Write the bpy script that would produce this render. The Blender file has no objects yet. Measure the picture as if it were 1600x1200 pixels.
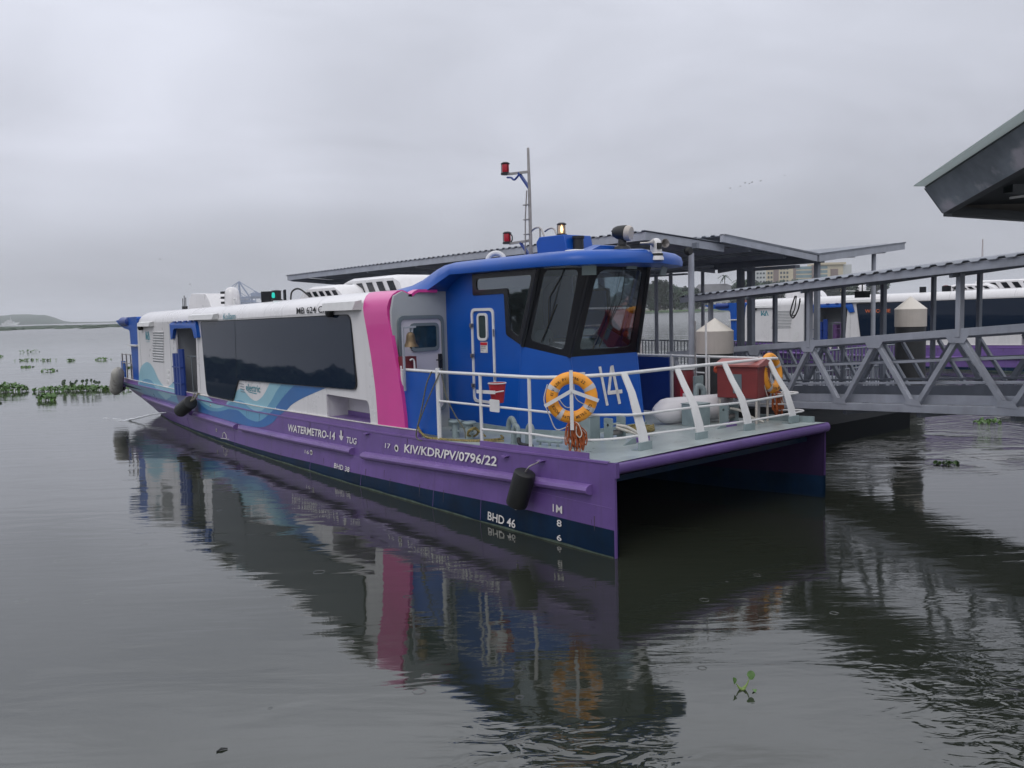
import bpy, math, random
from mathutils import Vector, Matrix, noise as mnoise
from mathutils.geometry import tessellate_polygon
R = math.radians
PI = math.pi
SC = bpy.context.scene
COL = SC.collection
random.seed(7)

# ------------------------------------------------------------------ camera
pitch, roll = R(5.01), R(1.5)
F = Vector((0, math.cos(pitch), -math.sin(pitch)))
r0 = Vector((1, 0, 0)); u0 = Vector((0, math.sin(pitch), math.cos(pitch)))
Rv = r0 * math.cos(roll) - u0 * math.sin(roll)
Uv = r0 * math.sin(roll) + u0 * math.cos(roll)
cam = bpy.data.cameras.new("camera"); camo = bpy.data.objects.new("camera", cam); COL.objects.link(camo)
camo.matrix_world = Matrix(((Rv.x, Uv.x, -F.x, 0), (Rv.y, Uv.y, -F.y, 0), (Rv.z, Uv.z, -F.z, 3.0), (0, 0, 0, 1)))
cam.sensor_width = 36; cam.lens = 1300 / 1600 * 36; cam.clip_start = 0.05; cam.clip_end = 20000
SC.camera = camo
SC.view_settings.view_transform = 'Standard'; SC.view_settings.look = 'None'
SC.view_settings.gamma = 1; SC.view_settings.exposure = 0.05
SC.cycles.max_bounces = 8; SC.cycles.transparent_max_bounces = 24; SC.cycles.volume_bounces = 1
SC.cycles.sample_clamp_indirect = 4

# ------------------------------------------------------------------ sky and sun (overcast)
SUN_EL, SUN_AZ = R(52), R(200)
w = bpy.data.worlds.new("World"); SC.world = w; w.use_nodes = True
nt = w.node_tree; nt.nodes.clear(); N = nt.nodes.new; LK = nt.links.new
out = N('ShaderNodeOutputWorld')
tc = N('ShaderNodeTexCoord')
sep = N('ShaderNodeSeparateXYZ'); LK(tc.outputs['Generated'], sep.inputs[0])
ramp = N('ShaderNodeValToRGB'); LK(sep.outputs['Z'], ramp.inputs[0])
cr = ramp.color_ramp
cr.elements[0].position = 0.0; cr.elements[0].color = (.385, .398, .445, 1)
cr.elements[1].position = 1.0; cr.elements[1].color = (.95, .97, 1.02, 1)
for p, c in ((.07, (.445, .46, .52, 1)), (.18, (.575, .59, .665, 1)), (.34, (.64, .66, .74, 1)), (.46, (1.18, 1.21, 1.32, 1)), (.62, (1.15, 1.17, 1.25, 1))):
    e = cr.elements.new(p); e.color = c
mp = N('ShaderNodeMapping'); mp.inputs['Scale'].default_value = (1.3, 1.3, 4.2); mp.inputs['Location'].default_value = (0.35, .2, .55)
LK(tc.outputs['Generated'], mp.inputs[0])
n1 = N('ShaderNodeTexNoise'); n1.inputs['Scale'].default_value = 1.5; n1.inputs['Detail'].default_value = 7; n1.inputs['Roughness'].default_value = .52; n1.inputs['Distortion'].default_value = .6
LK(mp.outputs[0], n1.inputs['Vector'])
mr = N('ShaderNodeMapRange'); mr.inputs['From Min'].default_value = .3; mr.inputs['From Max'].default_value = .7; mr.inputs['To Min'].default_value = .84; mr.inputs['To Max'].default_value = 1.17
LK(n1.outputs['Fac'], mr.inputs['Value'])
mul = N('ShaderNodeMix'); mul.data_type = 'RGBA'; mul.blend_type = 'MULTIPLY'; mul.inputs['Factor'].default_value = 1
LK(ramp.outputs['Color'], mul.inputs['A']); LK(mr.outputs[0], mul.inputs['B'])
def glow(px, py, a0, a1, amt, src):   # a thinner, brighter part of the cloud layer, in world directions
    d = (F + Rv * (px - 800) / 1300 - Uv * (py - 600) / 1300).normalized() if px is not None else py
    dn = N('ShaderNodeVectorMath'); dn.operation = 'DOT_PRODUCT'; LK(tc.outputs['Generated'], dn.inputs[0]); dn.inputs[1].default_value = d
    m_ = N('ShaderNodeMapRange'); m_.interpolation_type = 'SMOOTHSTEP'; m_.inputs['From Min'].default_value = math.cos(R(a1)); m_.inputs['From Max'].default_value = math.cos(R(a0)); m_.inputs['To Min'].default_value = 1; m_.inputs['To Max'].default_value = 1 + amt
    LK(dn.outputs['Value'], m_.inputs['Value']); x = N('ShaderNodeMix'); x.data_type = 'RGBA'; x.blend_type = 'MULTIPLY'; x.inputs['Factor'].default_value = 1; LK(src, x.inputs['A']); LK(m_.outputs[0], x.inputs['B']); return x.outputs['Result']
_s = glow(None, Vector((-.55, .65, .5)).normalized(), 2, 36, .20, mul.outputs['Result'])
_s = glow(None, Vector((-.34, .93, .17)).normalized(), 1, 11, .10, _s)
_s = glow(None, Vector((-.36, .93, .09)).normalized(), 1, 8, -.07, _s)
bg = N('ShaderNodeBackground'); bg.inputs['Strength'].default_value = .93; LK(_s, bg.inputs['Color'])
sky = N('ShaderNodeTexSky'); sky.sky_type = 'NISHITA'; sky.sun_disc = False
sky.sun_elevation = SUN_EL; sky.sun_rotation = SUN_AZ; sky.dust_density = 4; sky.air_density = 1.0
bg2 = N('ShaderNodeBackground'); bg2.inputs['Strength'].default_value = .008; LK(sky.outputs[0], bg2.inputs['Color'])
add = N('ShaderNodeAddShader'); LK(bg.outputs[0], add.inputs[0]); LK(bg2.outputs[0], add.inputs[1]); LK(add.outputs[0], out.inputs['Surface'])
sun = bpy.data.lights.new("sun", 'SUN'); sun.energy = .6; sun.angle = R(25); sun.color = (1, .96, .92)
so = bpy.data.objects.new("sun", sun); COL.objects.link(so)
sd = Vector((math.sin(SUN_AZ) * math.cos(SUN_EL), math.cos(SUN_AZ) * math.cos(SUN_EL), math.sin(SUN_EL)))
so.rotation_euler = sd.to_track_quat('Z', 'Y').to_euler(); so.location = (0, 0, 60)

# ------------------------------------------------------------------ materials
MATS = {}
def mat(name, col, rough=.5, metal=0., var=.12, scale=3., bump=0., bscale=40., spec=.5, stain=None, streak=0., emis=None, coat=0.):
    if name in MATS: return MATS[name]
    m = bpy.data.materials.new(name); m.use_nodes = True; t = m.node_tree; b = t.nodes['Principled BSDF']
    n = t.nodes.new; l = t.links.new
    b.inputs['Base Color'].default_value = (*col, 1); b.inputs['Roughness'].default_value = rough; b.inputs['Metallic'].default_value = metal
    b.inputs['Specular IOR Level'].default_value = spec; b.inputs['Coat Weight'].default_value = coat
    if emis: b.inputs['Emission Color'].default_value = (*emis[0], 1); b.inputs['Emission Strength'].default_value = emis[1]
    tcn = n('ShaderNodeTexCoord')
    colout = None
    if var > 0:
        no = n('ShaderNodeTexNoise'); no.inputs['Scale'].default_value = scale; no.inputs['Detail'].default_value = 6; no.inputs['Roughness'].default_value = .6
        l(tcn.outputs['Object'], no.inputs['Vector'])
        r = n('ShaderNodeMapRange'); r.inputs['From Min'].default_value = .3; r.inputs['From Max'].default_value = .7
        r.inputs['To Min'].default_value = 1 - var; r.inputs['To Max'].default_value = 1 + var * .6
        l(no.outputs['Fac'], r.inputs['Value'])
        mx = n('ShaderNodeMix'); mx.data_type = 'RGBA'; mx.blend_type = 'MULTIPLY'; mx.inputs['Factor'].default_value = 1
        mx.inputs['A'].default_value = (*col, 1); l(r.outputs[0], mx.inputs['B']); colout = mx.outputs['Result']
        r2 = n('ShaderNodeMapRange'); r2.inputs['To Min'].default_value = max(.02, rough - .1); r2.inputs['To Max'].default_value = min(1, rough + .12)
        l(no.outputs['Fac'], r2.inputs['Value']); l(r2.outputs[0], b.inputs['Roughness'])
    if streak > 0:   # weather streaks running down the surface
        ms = n('ShaderNodeMapping'); ms.inputs['Scale'].default_value = (9, 9, .7); l(tcn.outputs['Object'], ms.inputs[0])
        ns = n('ShaderNodeTexNoise'); ns.inputs['Scale'].default_value = 1.3; ns.inputs['Detail'].default_value = 5; l(ms.outputs[0], ns.inputs['Vector'])
        rs = n('ShaderNodeMapRange'); rs.inputs['From Min'].default_value = .52; rs.inputs['From Max'].default_value = .78; rs.inputs['To Max'].default_value = streak
        l(ns.outputs['Fac'], rs.inputs['Value'])
        m2 = n('ShaderNodeMix'); m2.data_type = 'RGBA'; l(rs.outputs[0], m2.inputs['Factor'])
        if colout: l(colout, m2.inputs['A'])
        else: m2.inputs['A'].default_value = (*col, 1)
        m2.inputs['B'].default_value = (*(stain or (.12, .1, .08)), 1); colout = m2.outputs['Result']
    elif stain:
        ns = n('ShaderNodeTexNoise'); ns.inputs['Scale'].default_value = scale * 1.7; ns.inputs['Detail'].default_value = 8; l(tcn.outputs['Object'], ns.inputs['Vector'])
        rs = n('ShaderNodeMapRange'); rs.inputs['From Min'].default_value = .55; rs.inputs['From Max'].default_value = .66
        l(ns.outputs['Fac'], rs.inputs['Value'])
        m2 = n('ShaderNodeMix'); m2.data_type = 'RGBA'; l(rs.outputs[0], m2.inputs['Factor'])
        if colout: l(colout, m2.inputs['A'])
        else: m2.inputs['A'].default_value = (*col, 1)
        m2.inputs['B'].default_value = (*stain, 1); colout = m2.outputs['Result']
    if colout: l(colout, b.inputs['Base Color'])
    if bump > 0:
        nb = n('ShaderNodeTexNoise'); nb.inputs['Scale'].default_value = bscale; nb.inputs['Detail'].default_value = 3; l(tcn.outputs['Object'], nb.inputs['Vector'])
        bp = n('ShaderNodeBump'); bp.inputs['Strength'].default_value = bump; bp.inputs['Distance'].default_value = .02
        l(nb.outputs['Fac'], bp.inputs['Height']); l(bp.outputs[0], b.inputs['Normal'])
    MATS[name] = m; return m

M = {}
M['purple'] = mat('purple_paint', (.125, .070, .245), .36, var=.20, scale=1.6, bump=.22, bscale=1.6, streak=.40, stain=(.08, .05, .12))
M['purple2'] = mat('purple_rail_paint', (.17, .10, .30), .3, var=.2, scale=2, bump=.05, bscale=8)
M['navy'] = mat('navy_antifouling', (.002, .016, .045), .5, var=.4, scale=2.5, bump=.12, bscale=3, streak=.35, stain=(.010, .024, .028), spec=.2)
M['white'] = mat('white_gelcoat', (.67, .66, .67), .28, var=.07, scale=.8, bump=.05, bscale=1.4, streak=.22, stain=(.38, .36, .34), coat=.3)
M['white2'] = mat('white_paint', (.66, .66, .66), .35, var=.08, scale=6)
M['blue'] = mat('blue_gelcoat', (.003, .075, .37), .32, var=.12, scale=1.2, bump=.03, bscale=2, coat=0, spec=.4)
M['bluedk'] = mat('dark_blue_paint', (.01, .04, .22), .4, var=.15, scale=2)
M['pink'] = mat('pink_gelcoat', (.62, .05, .29), .3, var=.08, scale=1.1, bump=.02, bscale=2, coat=.3)
M['deck'] = mat('grey_green_deck_paint', (.36, .41, .41), .3, var=.22, scale=1.7, bump=.05, bscale=3, stain=(.30, .34, .34))
M['gear'] = mat('grey_gear_paint', (.24, .30, .31), .42, var=.18, scale=5, bump=.05)
M['bulk'] = mat('grey_bulkhead', (.36, .38, .40), .45, var=.07, scale=2)
M['door'] = mat('pale_lilac_door', (.52, .50, .56), .4, var=.05, scale=2)
M['seal'] = mat('grey_rubber_frame', (.14, .17, .19), .5, var=.1)
M['black'] = mat('black_band', (.004, .005, .009), .22, var=0)
M['rubber'] = mat('black_rubber', (.012, .013, .014), .5, var=.3, scale=6, bump=.1, bscale=20)
M['dkglass'] = mat('tinted_cabin_glass', (.009, .017, .034), .03, var=0, spec=.26)
_t = M['dkglass'].node_tree; _g = _t.nodes.new('ShaderNodeNewGeometry'); _a = _t.nodes.new('ShaderNodeVectorMath'); _a.operation = 'ADD'; _a.inputs[1].default_value = (0, 0, .08); _n = _t.nodes.new('ShaderNodeVectorMath'); _n.operation = 'NORMALIZE'
_t.links.new(_g.outputs['Normal'], _a.inputs[0]); _t.links.new(_a.outputs[0], _n.inputs[0]); _t.links.new(_n.outputs[0], _t.nodes['Principled BSDF'].inputs['Normal'])
M['steel'] = mat('weathered_steel_tube', (.36, .34, .33), .35, metal=.8, var=.25, scale=8)
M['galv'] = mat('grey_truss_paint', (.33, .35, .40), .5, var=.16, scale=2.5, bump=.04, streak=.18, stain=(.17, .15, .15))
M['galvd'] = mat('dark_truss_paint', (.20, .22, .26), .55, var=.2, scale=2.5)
M['roofsheet'] = mat('corrugated_roof_sheet', (.24, .26, .30), .45, var=.22, scale=1.5, stain=(.17, .17, .18))
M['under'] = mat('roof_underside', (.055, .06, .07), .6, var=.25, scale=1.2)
M['orange'] = mat('orange_lifebuoy', (.84, .34, .03), .42, var=.12, scale=5, bump=.05, bscale=12)
M['rope_o'] = mat('orange_rope', (.36, .085, .02), .75, var=.4, scale=25)
M['rope_y'] = mat('yellow_black_rope', (.24, .19, .07), .8, var=.75, scale=45)
M['rope_w'] = mat('pale_rope', (.55, .53, .48), .8, var=.2, scale=30)
M['rope_g'] = mat('grey_olive_rope', (.15, .145, .11), .8, var=.4, scale=30)
M['red'] = mat('red_enclosure_paint', (.20, .028, .028), .42, var=.15, scale=4, streak=.15, stain=(.12, .02, .02))
M['redb'] = mat('red_bucket_paint', (.42, .02, .03), .4, var=.15, scale=5)
M['maroon'] = mat('dark_red_box', (.16, .02, .025), .5, var=.15)
M['brass'] = mat('tarnished_brass', (.17, .12, .07), .5, metal=.6, var=.35, scale=12)
M['cream'] = mat('cream_sleeve', (.46, .42, .38), .5, var=.08, scale=3, streak=.3, stain=(.28, .24, .21))
M['creamtop'] = mat('cream_cone', (.60, .56, .50), .45, var=.06, scale=3)
M['pile'] = mat('black_pile', (.02, .022, .025), .55, var=.4, scale=4)
M['teal'] = mat('teal_lettering', (.05, .24, .30), .4, var=0)
M['wl'] = mat('wave_pale_blue', (.25, .47, .56), .3, var=.06, scale=1, streak=.1, stain=(.25, .3, .33))
M['wm'] = mat('wave_mid_blue', (.11, .30, .46), .3, var=.08, scale=1, streak=.1, stain=(.1, .18, .25))
M['wd'] = mat('wave_deep_blue', (.025, .13, .36), .3, var=.1, scale=1, streak=.12, stain=(.06, .09, .2))
M['wv'] = mat('wave_slate_violet', (.12, .13, .32), .3, var=.1, scale=1, streak=.2, stain=(.08, .1, .2))
M['letter'] = mat('white_lettering', (.66, .64, .62), .5, var=.2, scale=9)
M['letterb'] = mat('black_lettering', (.01, .01, .012), .5, var=0)
M['letterr'] = mat('red_lettering', (.5, .02, .03), .5, var=0)
M['redlens'] = mat('red_lamp_lens', (.28, .008, .02), .15, var=0, emis=((.5, .01, .03), .12))
M['lampon'] = mat('lit_lamp_flame', (1, .8, .5), .3, var=0, emis=((1, .62, .28), 5))
M['green'] = mat('lit_green_lamp', (.02, .5, .4), .3, var=0, emis=((.02, .7, .55), .4))
M['led'] = mat('orange_led_sign', (.5, .12, .04), .4, var=0, emis=((.7, .2, .1), .12))
M['mirror'] = mat('grey_panel', (.30, .37, .36), .25, var=.05)
M['inner'] = mat('wheelhouse_lining', (.38, .40, .41), .6, var=.08)
M['conc'] = mat('weathered_concrete', (.24, .27, .31), .75, var=.5, scale=1.3, bump=.1, bscale=9, stain=(.50, .48, .54))
M['dkmetal'] = mat('dark_eave_metal', (.02, .028, .032), .4, var=.2)
M['sheet'] = mat('pale_eave_sheet', (.55, .62, .60), .3, var=.05)
_t = M['sheet'].node_tree; _tr = _t.nodes.new('ShaderNodeBsdfTranslucent'); _tr.inputs[0].default_value = (.62, .66, .66, 1); _mx = _t.nodes.new('ShaderNodeMixShader'); _mx.inputs[0].default_value = .6
_t.links.new(_t.nodes['Principled BSDF'].outputs[0], _mx.inputs[1]); _t.links.new(_tr.outputs[0], _mx.inputs[2]); _t.links.new(_mx.outputs[0], _t.nodes['Material Output'].inputs[0])
M['hullin'] = mat('inner_hull_shade_purple', (.022, .011, .045), .6, var=.2, scale=2, spec=.15)  # hull purple darkened so the colour carries the shade between the hulls


def glassmat(name, tint, gloss=.06):
    m = bpy.data.materials.new(name); m.use_nodes = True; t = m.node_tree; t.nodes.clear()
    o = t.nodes.new('ShaderNodeOutputMaterial'); tr = t.nodes.new('ShaderNodeBsdfTransparent'); tr.inputs[0].default_value = (*tint, 1)
    g = t.nodes.new('ShaderNodeBsdfGlossy'); g.inputs['Roughness'].default_value = .02; g.inputs['Color'].default_value = (.9, .95, 1, 1)
    fr = t.nodes.new('ShaderNodeLayerWeight'); fr.inputs[0].default_value = .5
    pw = t.nodes.new('ShaderNodeMath'); pw.operation = 'POWER'; pw.inputs[1].default_value = 4; t.links.new(fr.outputs['Facing'], pw.inputs[0])
    ma = t.nodes.new('ShaderNodeMath'); ma.operation = 'MULTIPLY_ADD'; ma.inputs[1].default_value = .9; ma.inputs[2].default_value = gloss; ma.use_clamp = True; t.links.new(pw.outputs[0], ma.inputs[0])
    mx = t.nodes.new('ShaderNodeMixShader'); t.links.new(ma.outputs[0], mx.inputs[0]); t.links.new(tr.outputs[0], mx.inputs[1]); t.links.new(g.outputs[0], mx.inputs[2]); t.links.new(mx.outputs[0], o.inputs[0])
    return m
M['glass'] = glassmat('wheelhouse_glass', (.72, .78, .80), .15)
M['amber'] = glassmat('amber_lamp_glass', (.9, .75, .6))

# ------------------------------------------------------------------ mesh helpers
class MB:
    def __init__(s): s.v = []; s.f = []
    def add(s, vs, fs):
        o = len(s.v); s.v += [tuple(x) for x in vs]; s.f += [tuple(i + o for i in f) for f in fs]; return s
    def box(s, a, b, mtx=None):
        x0, y0, z0 = a; x1, y1, z1 = b
        vs = [Vector(p) for p in ((x0, y0, z0), (x1, y0, z0), (x1, y1, z0), (x0, y1, z0), (x0, y0, z1), (x1, y0, z1), (x1, y1, z1), (x0, y1, z1))]
        if mtx: vs = [mtx @ p for p in vs]
        return s.add(vs, [(0, 3, 2, 1), (4, 5, 6, 7), (0, 1, 5, 4), (1, 2, 6, 5), (2, 3, 7, 6), (3, 0, 4, 7)])
    def bar(s, p, q, wd, ht, up=(0, 0, 1)):
        p = Vector(p); q = Vector(q); d = (q - p).normalized(); up = Vector(up)
        sd = d.cross(up)
        if sd.length < 1e-4: sd = d.cross(Vector((1, 0, 0)))
        sd.normalize(); u = sd.cross(d).normalized()
        vs = []
        for c in (p, q):
            for a, b in ((-1, -1), (1, -1), (1, 1), (-1, 1)): vs.append(c + sd * a * wd / 2 + u * b * ht / 2)
        return s.add(vs, [(0, 1, 2, 3), (7, 6, 5, 4), (0, 4, 5, 1), (1, 5, 6, 2), (2, 6, 7, 3), (3, 7, 4, 0)])
    def tube(s, path, r, n=8, closed=False, caps=True):
        P = [Vector(p) for p in path]; m = len(P); rr = r if isinstance(r, (list, tuple)) else [r] * m
        rings = []; pn = None
        for i in range(m):
            if closed: d = P[(i + 1) % m] - P[i - 1]
            else: d = P[min(i + 1, m - 1)] - P[max(i - 1, 0)]
            d.normalize()
            if pn is None:
                a = Vector((0, 0, 1)) if abs(d.z) < .9 else Vector((1, 0, 0)); pn = d.cross(a).normalized()
            else:
                pn = (pn - d * pn.dot(d)); pn = pn.normalized() if pn.length > 1e-6 else d.orthogonal().normalized()
            b = d.cross(pn)
            rings.append([P[i] + (pn * math.cos(2 * PI * k / n) + b * math.sin(2 * PI * k / n)) * rr[i] for k in range(n)])
        return s.loft(rings, True, caps and not closed, closed)
    def loft(s, rings, ring_closed=True, caps=True, loop=False):
        n = len(rings[0]); vs = [p for r in rings for p in r]; fs = []
        m = len(rings); kk = n if ring_closed else n - 1
        for i in range(m if loop else m - 1):
            j = (i + 1) % m
            for k in range(kk):
                k2 = (k + 1) % n
                fs.append((i * n + k, i * n + k2, j * n + k2, j * n + k))
        if caps and ring_closed and not loop:
            fs.append(tuple(range(n - 1, -1, -1))); fs.append(tuple((m - 1) * n + k for k in range(n)))
        return s.add(vs, fs)
    def lathe(s, prof, c=(0, 0, 0), n=20, axis='z', mtx=None):
        rings = []
        for r, z in prof:
            ring = []
            for k in range(n):
                a = 2 * PI * k / n
                p = (r * math.cos(a), r * math.sin(a), z)
                if axis == 'x': p = (p[2], p[0], p[1])
                if axis == 'y': p = (p[1], p[2], p[0])
                p = Vector(p)
                if mtx: p = mtx @ p
                ring.append(p + Vector(c))
            rings.append(ring)
        return s.loft(rings, True, True)
    def plate(s, outer, holes, fn, t):
        """flat (or gently curved) plate from 2-D outline with holes; fn(u, v, w) -> xyz, w in 0..t"""
        loops = [list(outer)] + [list(h) for h in holes]
        tris = tessellate_polygon([[Vector((a, b, 0)) for a, b in lp] for lp in loops])
        flat = [p for lp in loops for p in lp]; n = len(flat)
        vs = [fn(a, b, 0) for a, b in flat] + [fn(a, b, t) for a, b in flat]
        fs = [tuple(x) for x in tris] + [tuple(i + n for i in reversed(x)) for x in tris]
        o = 0
        for lp in loops:
            m = len(lp)
            for i in range(m):
                j = (i + 1) % m; fs.append((o + i, o + j, o + j + n, o + i + n))
            o += m
        return s.add(vs, fs)
    def build(s, name, m, parent=None, smooth=True, angle=35, bevel=0., recalc=True):
        me = bpy.data.meshes.new(name); me.from_pydata(s.v, [], s.f); me.update()
        if recalc:
            import bmesh
            bm = bmesh.new(); bm.from_mesh(me); bmesh.ops.recalc_face_normals(bm, faces=bm.faces); bm.to_mesh(me); bm.free()
        if smooth:
            me.polygons.foreach_set('use_smooth', [True] * len(me.polygons)); me.set_sharp_from_angle(angle=R(angle))
        me.materials.append(m)
        o = bpy.data.objects.new(name, me); COL.objects.link(o)
        if parent: o.parent = parent
        if bevel:
            b = o.modifiers.new('bevel', 'BEVEL'); b.width = bevel; b.segments = 2; b.limit_method = 'ANGLE'; b.angle_limit = R(40)
        return o

def rpoly(pts, r, n=5):
    """round the corners of a polygon"""
    out_ = []; m = len(pts)
    for i in range(m):
        rr = r[i] if isinstance(r, (list, tuple)) else r
        p = Vector(pts[i]).to_2d(); a = Vector(pts[i - 1]).to_2d() - p; b = Vector(pts[(i + 1) % m]).to_2d() - p
        d = min(rr, a.length * .48, b.length * .48)
        if d < 1e-4: out_.append((p.x, p.y)); continue
        A = p + a.normalized() * d; B = p + b.normalized() * d
        for k in range(n + 1):
            t = k / n; q = A * (1 - t) ** 2 + p * 2 * t * (1 - t) + B * t * t
            out_.append((q.x, q.y))
    return out_
def rrect(x0, y0, x1, y1, r, n=5): return rpoly([(x0, y0), (x1, y0), (x1, y1), (x0, y1)], r, n)
def interp(x, tab):
    if x <= tab[0][0]: return tab[0][1]
    for (a, fa), (b, fb) in zip(tab, tab[1:]):
        if x <= b: return fa + (fb - fa) * (x - a) / (b - a)
    return tab[-1][1]
def smoothpath(pts, k=6):
    P = [Vector(p) for p in pts]; o = []
    for i in range(len(P) - 1):
        p0 = P[max(i - 1, 0)]; p1 = P[i]; p2 = P[i + 1]; p3 = P[min(i + 2, len(P) - 1)]
        for j in range(k):
            t = j / k
            o.append(.5 * ((2 * p1) + (p2 - p0) * t + (2 * p0 - 5 * p1 + 4 * p2 - p3) * t * t + (3 * p1 - p0 - 3 * p2 + p3) * t ** 3))
    o.append(P[-1]); return o

def tag(o, label=None, cat=None, group=None, kind=None):
    if label: o['label'] = label
    if cat: o['category'] = cat
    if group: o['group'] = group
    if kind: o['kind'] = kind
    return o
def empty(name, loc=(0, 0, 0), rz=0., label=None, cat=None, group=None):
    o = bpy.data.objects.new(name, None); COL.objects.link(o); o.location = loc; o.rotation_euler = (0, 0, rz); o.empty_display_size = .3
    return tag(o, label, cat, group)
def copy_tree(o, parent=None, skip=()):
    c = o.copy(); COL.objects.link(c); c.parent = parent
    for ch in list(o.children):
        if ch.name.split('.')[0] in skip: continue
        copy_tree(ch, c, skip)
    return c

def text(s, h, m, parent, o, ux, uz, name='lettering', wscale=None, width=None, bold=0., t=.003, smooth=False):
    """lettering: baseline start o, direction ux, up uz; width= total width"""
    cu = bpy.data.curves.new('txt', 'FONT'); cu.body = s; cu.size = 1; cu.offset = bold; cu.extrude = 0; cu.fill_mode = 'FRONT'
    cu.resolution_u = 3
    ob = bpy.data.objects.new('txt', cu); COL.objects.link(ob); bpy.context.view_layer.update()
    me = bpy.data.meshes.new_from_object(ob); bpy.data.objects.remove(ob)
    xs = [v.co.x for v in me.vertices]; ys = [v.co.y for v in me.vertices]
    x0, x1, y0 = min(xs), max(xs), 0.0
    cap = .70
    sy = h / cap; sx = (width / (x1 - x0)) if width else sy * (wscale or 1)
    ux = Vector(ux).normalized(); uz = Vector(uz).normalized(); o = Vector(o); nn = ux.cross(uz)
    for v in me.vertices:
        v.co = o + ux * ((v.co.x - x0) * sx) + uz * (v.co.y * sy) + nn * t
    me.name = name; me.materials.clear(); me.materials.append(m)
    ob = bpy.data.objects.new(name, me); COL.objects.link(ob)
    if parent: ob.parent = parent
    return ob

# ------------------------------------------------------------------ the ferry (local frame: x forward, bow at 0; y from the near side to the far side)
BW = 4.65
ferry = empty('passenger_ferry', (1.192, 9.785, 0), R(-51.21),
              'purple, white and pink catamaran ferry with a blue wheelhouse in the foreground', 'ferry')
ZD = [(-22.4, 1.05), (-21.2, 1.03), (-18, .99), (-15.3, .95), (-11, .92), (-7.8, .96), (-5.4, .99), (-4.2, 1.02), (-2, 1.08), (0, 1.16)]
YW = [(-22.4, 1.0), (-21.2, .8), (-18.7, .42), (-15.5, .13), (-13.4, 0), (-11.4, -.07), (-9.3, -.12), (-6.4, -.15), (-4, -.12), (-2, -.08), (0, 0)]
ZP = [(-22.4, .62), (-21.3, .22), (-20.5, .02), (-17, .05), (-13.5, .09), (-11, .11), (-9.7, .13), (-8, .17), (-6.9, .19), (-4.26, .25), (-2, .33), (0, .34)]
KZ = [(-22.4, .6), (-21.3, .15), (-20.5, -.15), (-19, -.4), (0, -.5)]
YI = [(-22.4, 1.3), (-8, 1.3), (-4, 1.05), (-1.5, .5), (0, .03)]
def zd(x): return interp(x, ZD)
def sideY(x, z):
    t = max(0., min(1., 1 - z / zd(x))); return interp(x, YW) * t
HX = [0, -.4, -1, -1.5, -2.3, -3.2, -4, -5.2, -6.4, -8, -9.5, -11.4, -13.4, -15.5, -17, -18.7, -19.7, -20.5, -21.3, -22.0, -22.4]
mp_, mn_, mi_ = MB(), MB(), MB()
for far in (0, 1):
    fy = (lambda y: BW - y) if far else (lambda y: y)
    ro, rn, ri = [], [], []
    for x in HX:
        zp, kz = interp(x, ZP), interp(x, KZ); zt = zd(x); ki = interp(x, YI)
        ro.append([(x, fy(sideY(x, zt * (1 - k / 6) + zp * k / 6)), zt * (1 - k / 6) + zp * k / 6) for k in range(7)])
        yb = interp(x, YW); zlow = min(kz, zp - .02)
        rn.append([(x, fy(sideY(x, zp)), zp), (x, fy(sideY(x, max(0, zp * .5))), max(zlow, zp * .5)), (x, fy(yb + .03), zlow), (x, fy(max(ki - .05, yb + .05)), zlow), (x, fy(max(ki, yb + .06)), zp)])
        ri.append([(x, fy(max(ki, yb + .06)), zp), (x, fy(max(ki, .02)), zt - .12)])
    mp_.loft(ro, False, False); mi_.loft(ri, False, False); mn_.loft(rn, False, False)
    a = ro[-1]; mp_.add(a + [ri[-1][1], ri[-1][0]], [tuple(range(9))])
mp_.add([(-22.4, 0, .85), (-22.4, BW, .85), (-22.4, BW, 1.05), (-22.4, 0, 1.05)], [(0, 1, 2, 3)])
hull = mp_.build('hull', M['purple'], ferry)
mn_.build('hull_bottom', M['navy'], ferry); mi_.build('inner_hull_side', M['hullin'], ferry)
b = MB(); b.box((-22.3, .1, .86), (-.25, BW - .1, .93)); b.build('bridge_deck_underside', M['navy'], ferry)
b = MB()
b.loft([[(x, y, zd(x) + .006 + .02 * math.sin(PI * y / BW)) for y in [BW * k / 10 for k in range(11)]] for x in HX], False, False)
deck = b.build('deck', M['deck'], ferry)
# rounded fore edge of the deck
b = MB(); b.loft([[(-.01 + .05 * math.sin(a), y, 1.09 + .07 * math.cos(a)) for a in [PI * k / 8 for k in range(9)]] + [(-.05, y, 1.0), (-.05, y, 1.16)] for y in (.05, BW * .33, BW * .66, BW + .06)])
b.build('bow_edge_roll', M['purple'], ferry)
b = MB(); b.box((-.04, -.004, .98), (.035, .05, 1.165)); b.box((-.012, -.006, -.4), (.006, .03, 1.0)); b.build('stem_post', M['purple'], ferry)
b = MB(); xs_ = [-.02 - 20.2 * k / 60 for k in range(61)]
b.loft([[(x, sideY(x, z) - .003 - (.012 if z < interp(x, ZP) else 0), z) for z in (-.02, .022 + .006 * math.sin(x * 5.3) + .004 * math.sin(x * 17))] for x in xs_], False, False)
b.build('scum_line', mat('pale_green_scum', (.06, .085, .065), .8, var=.6, scale=6), ferry, recalc=False)
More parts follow.
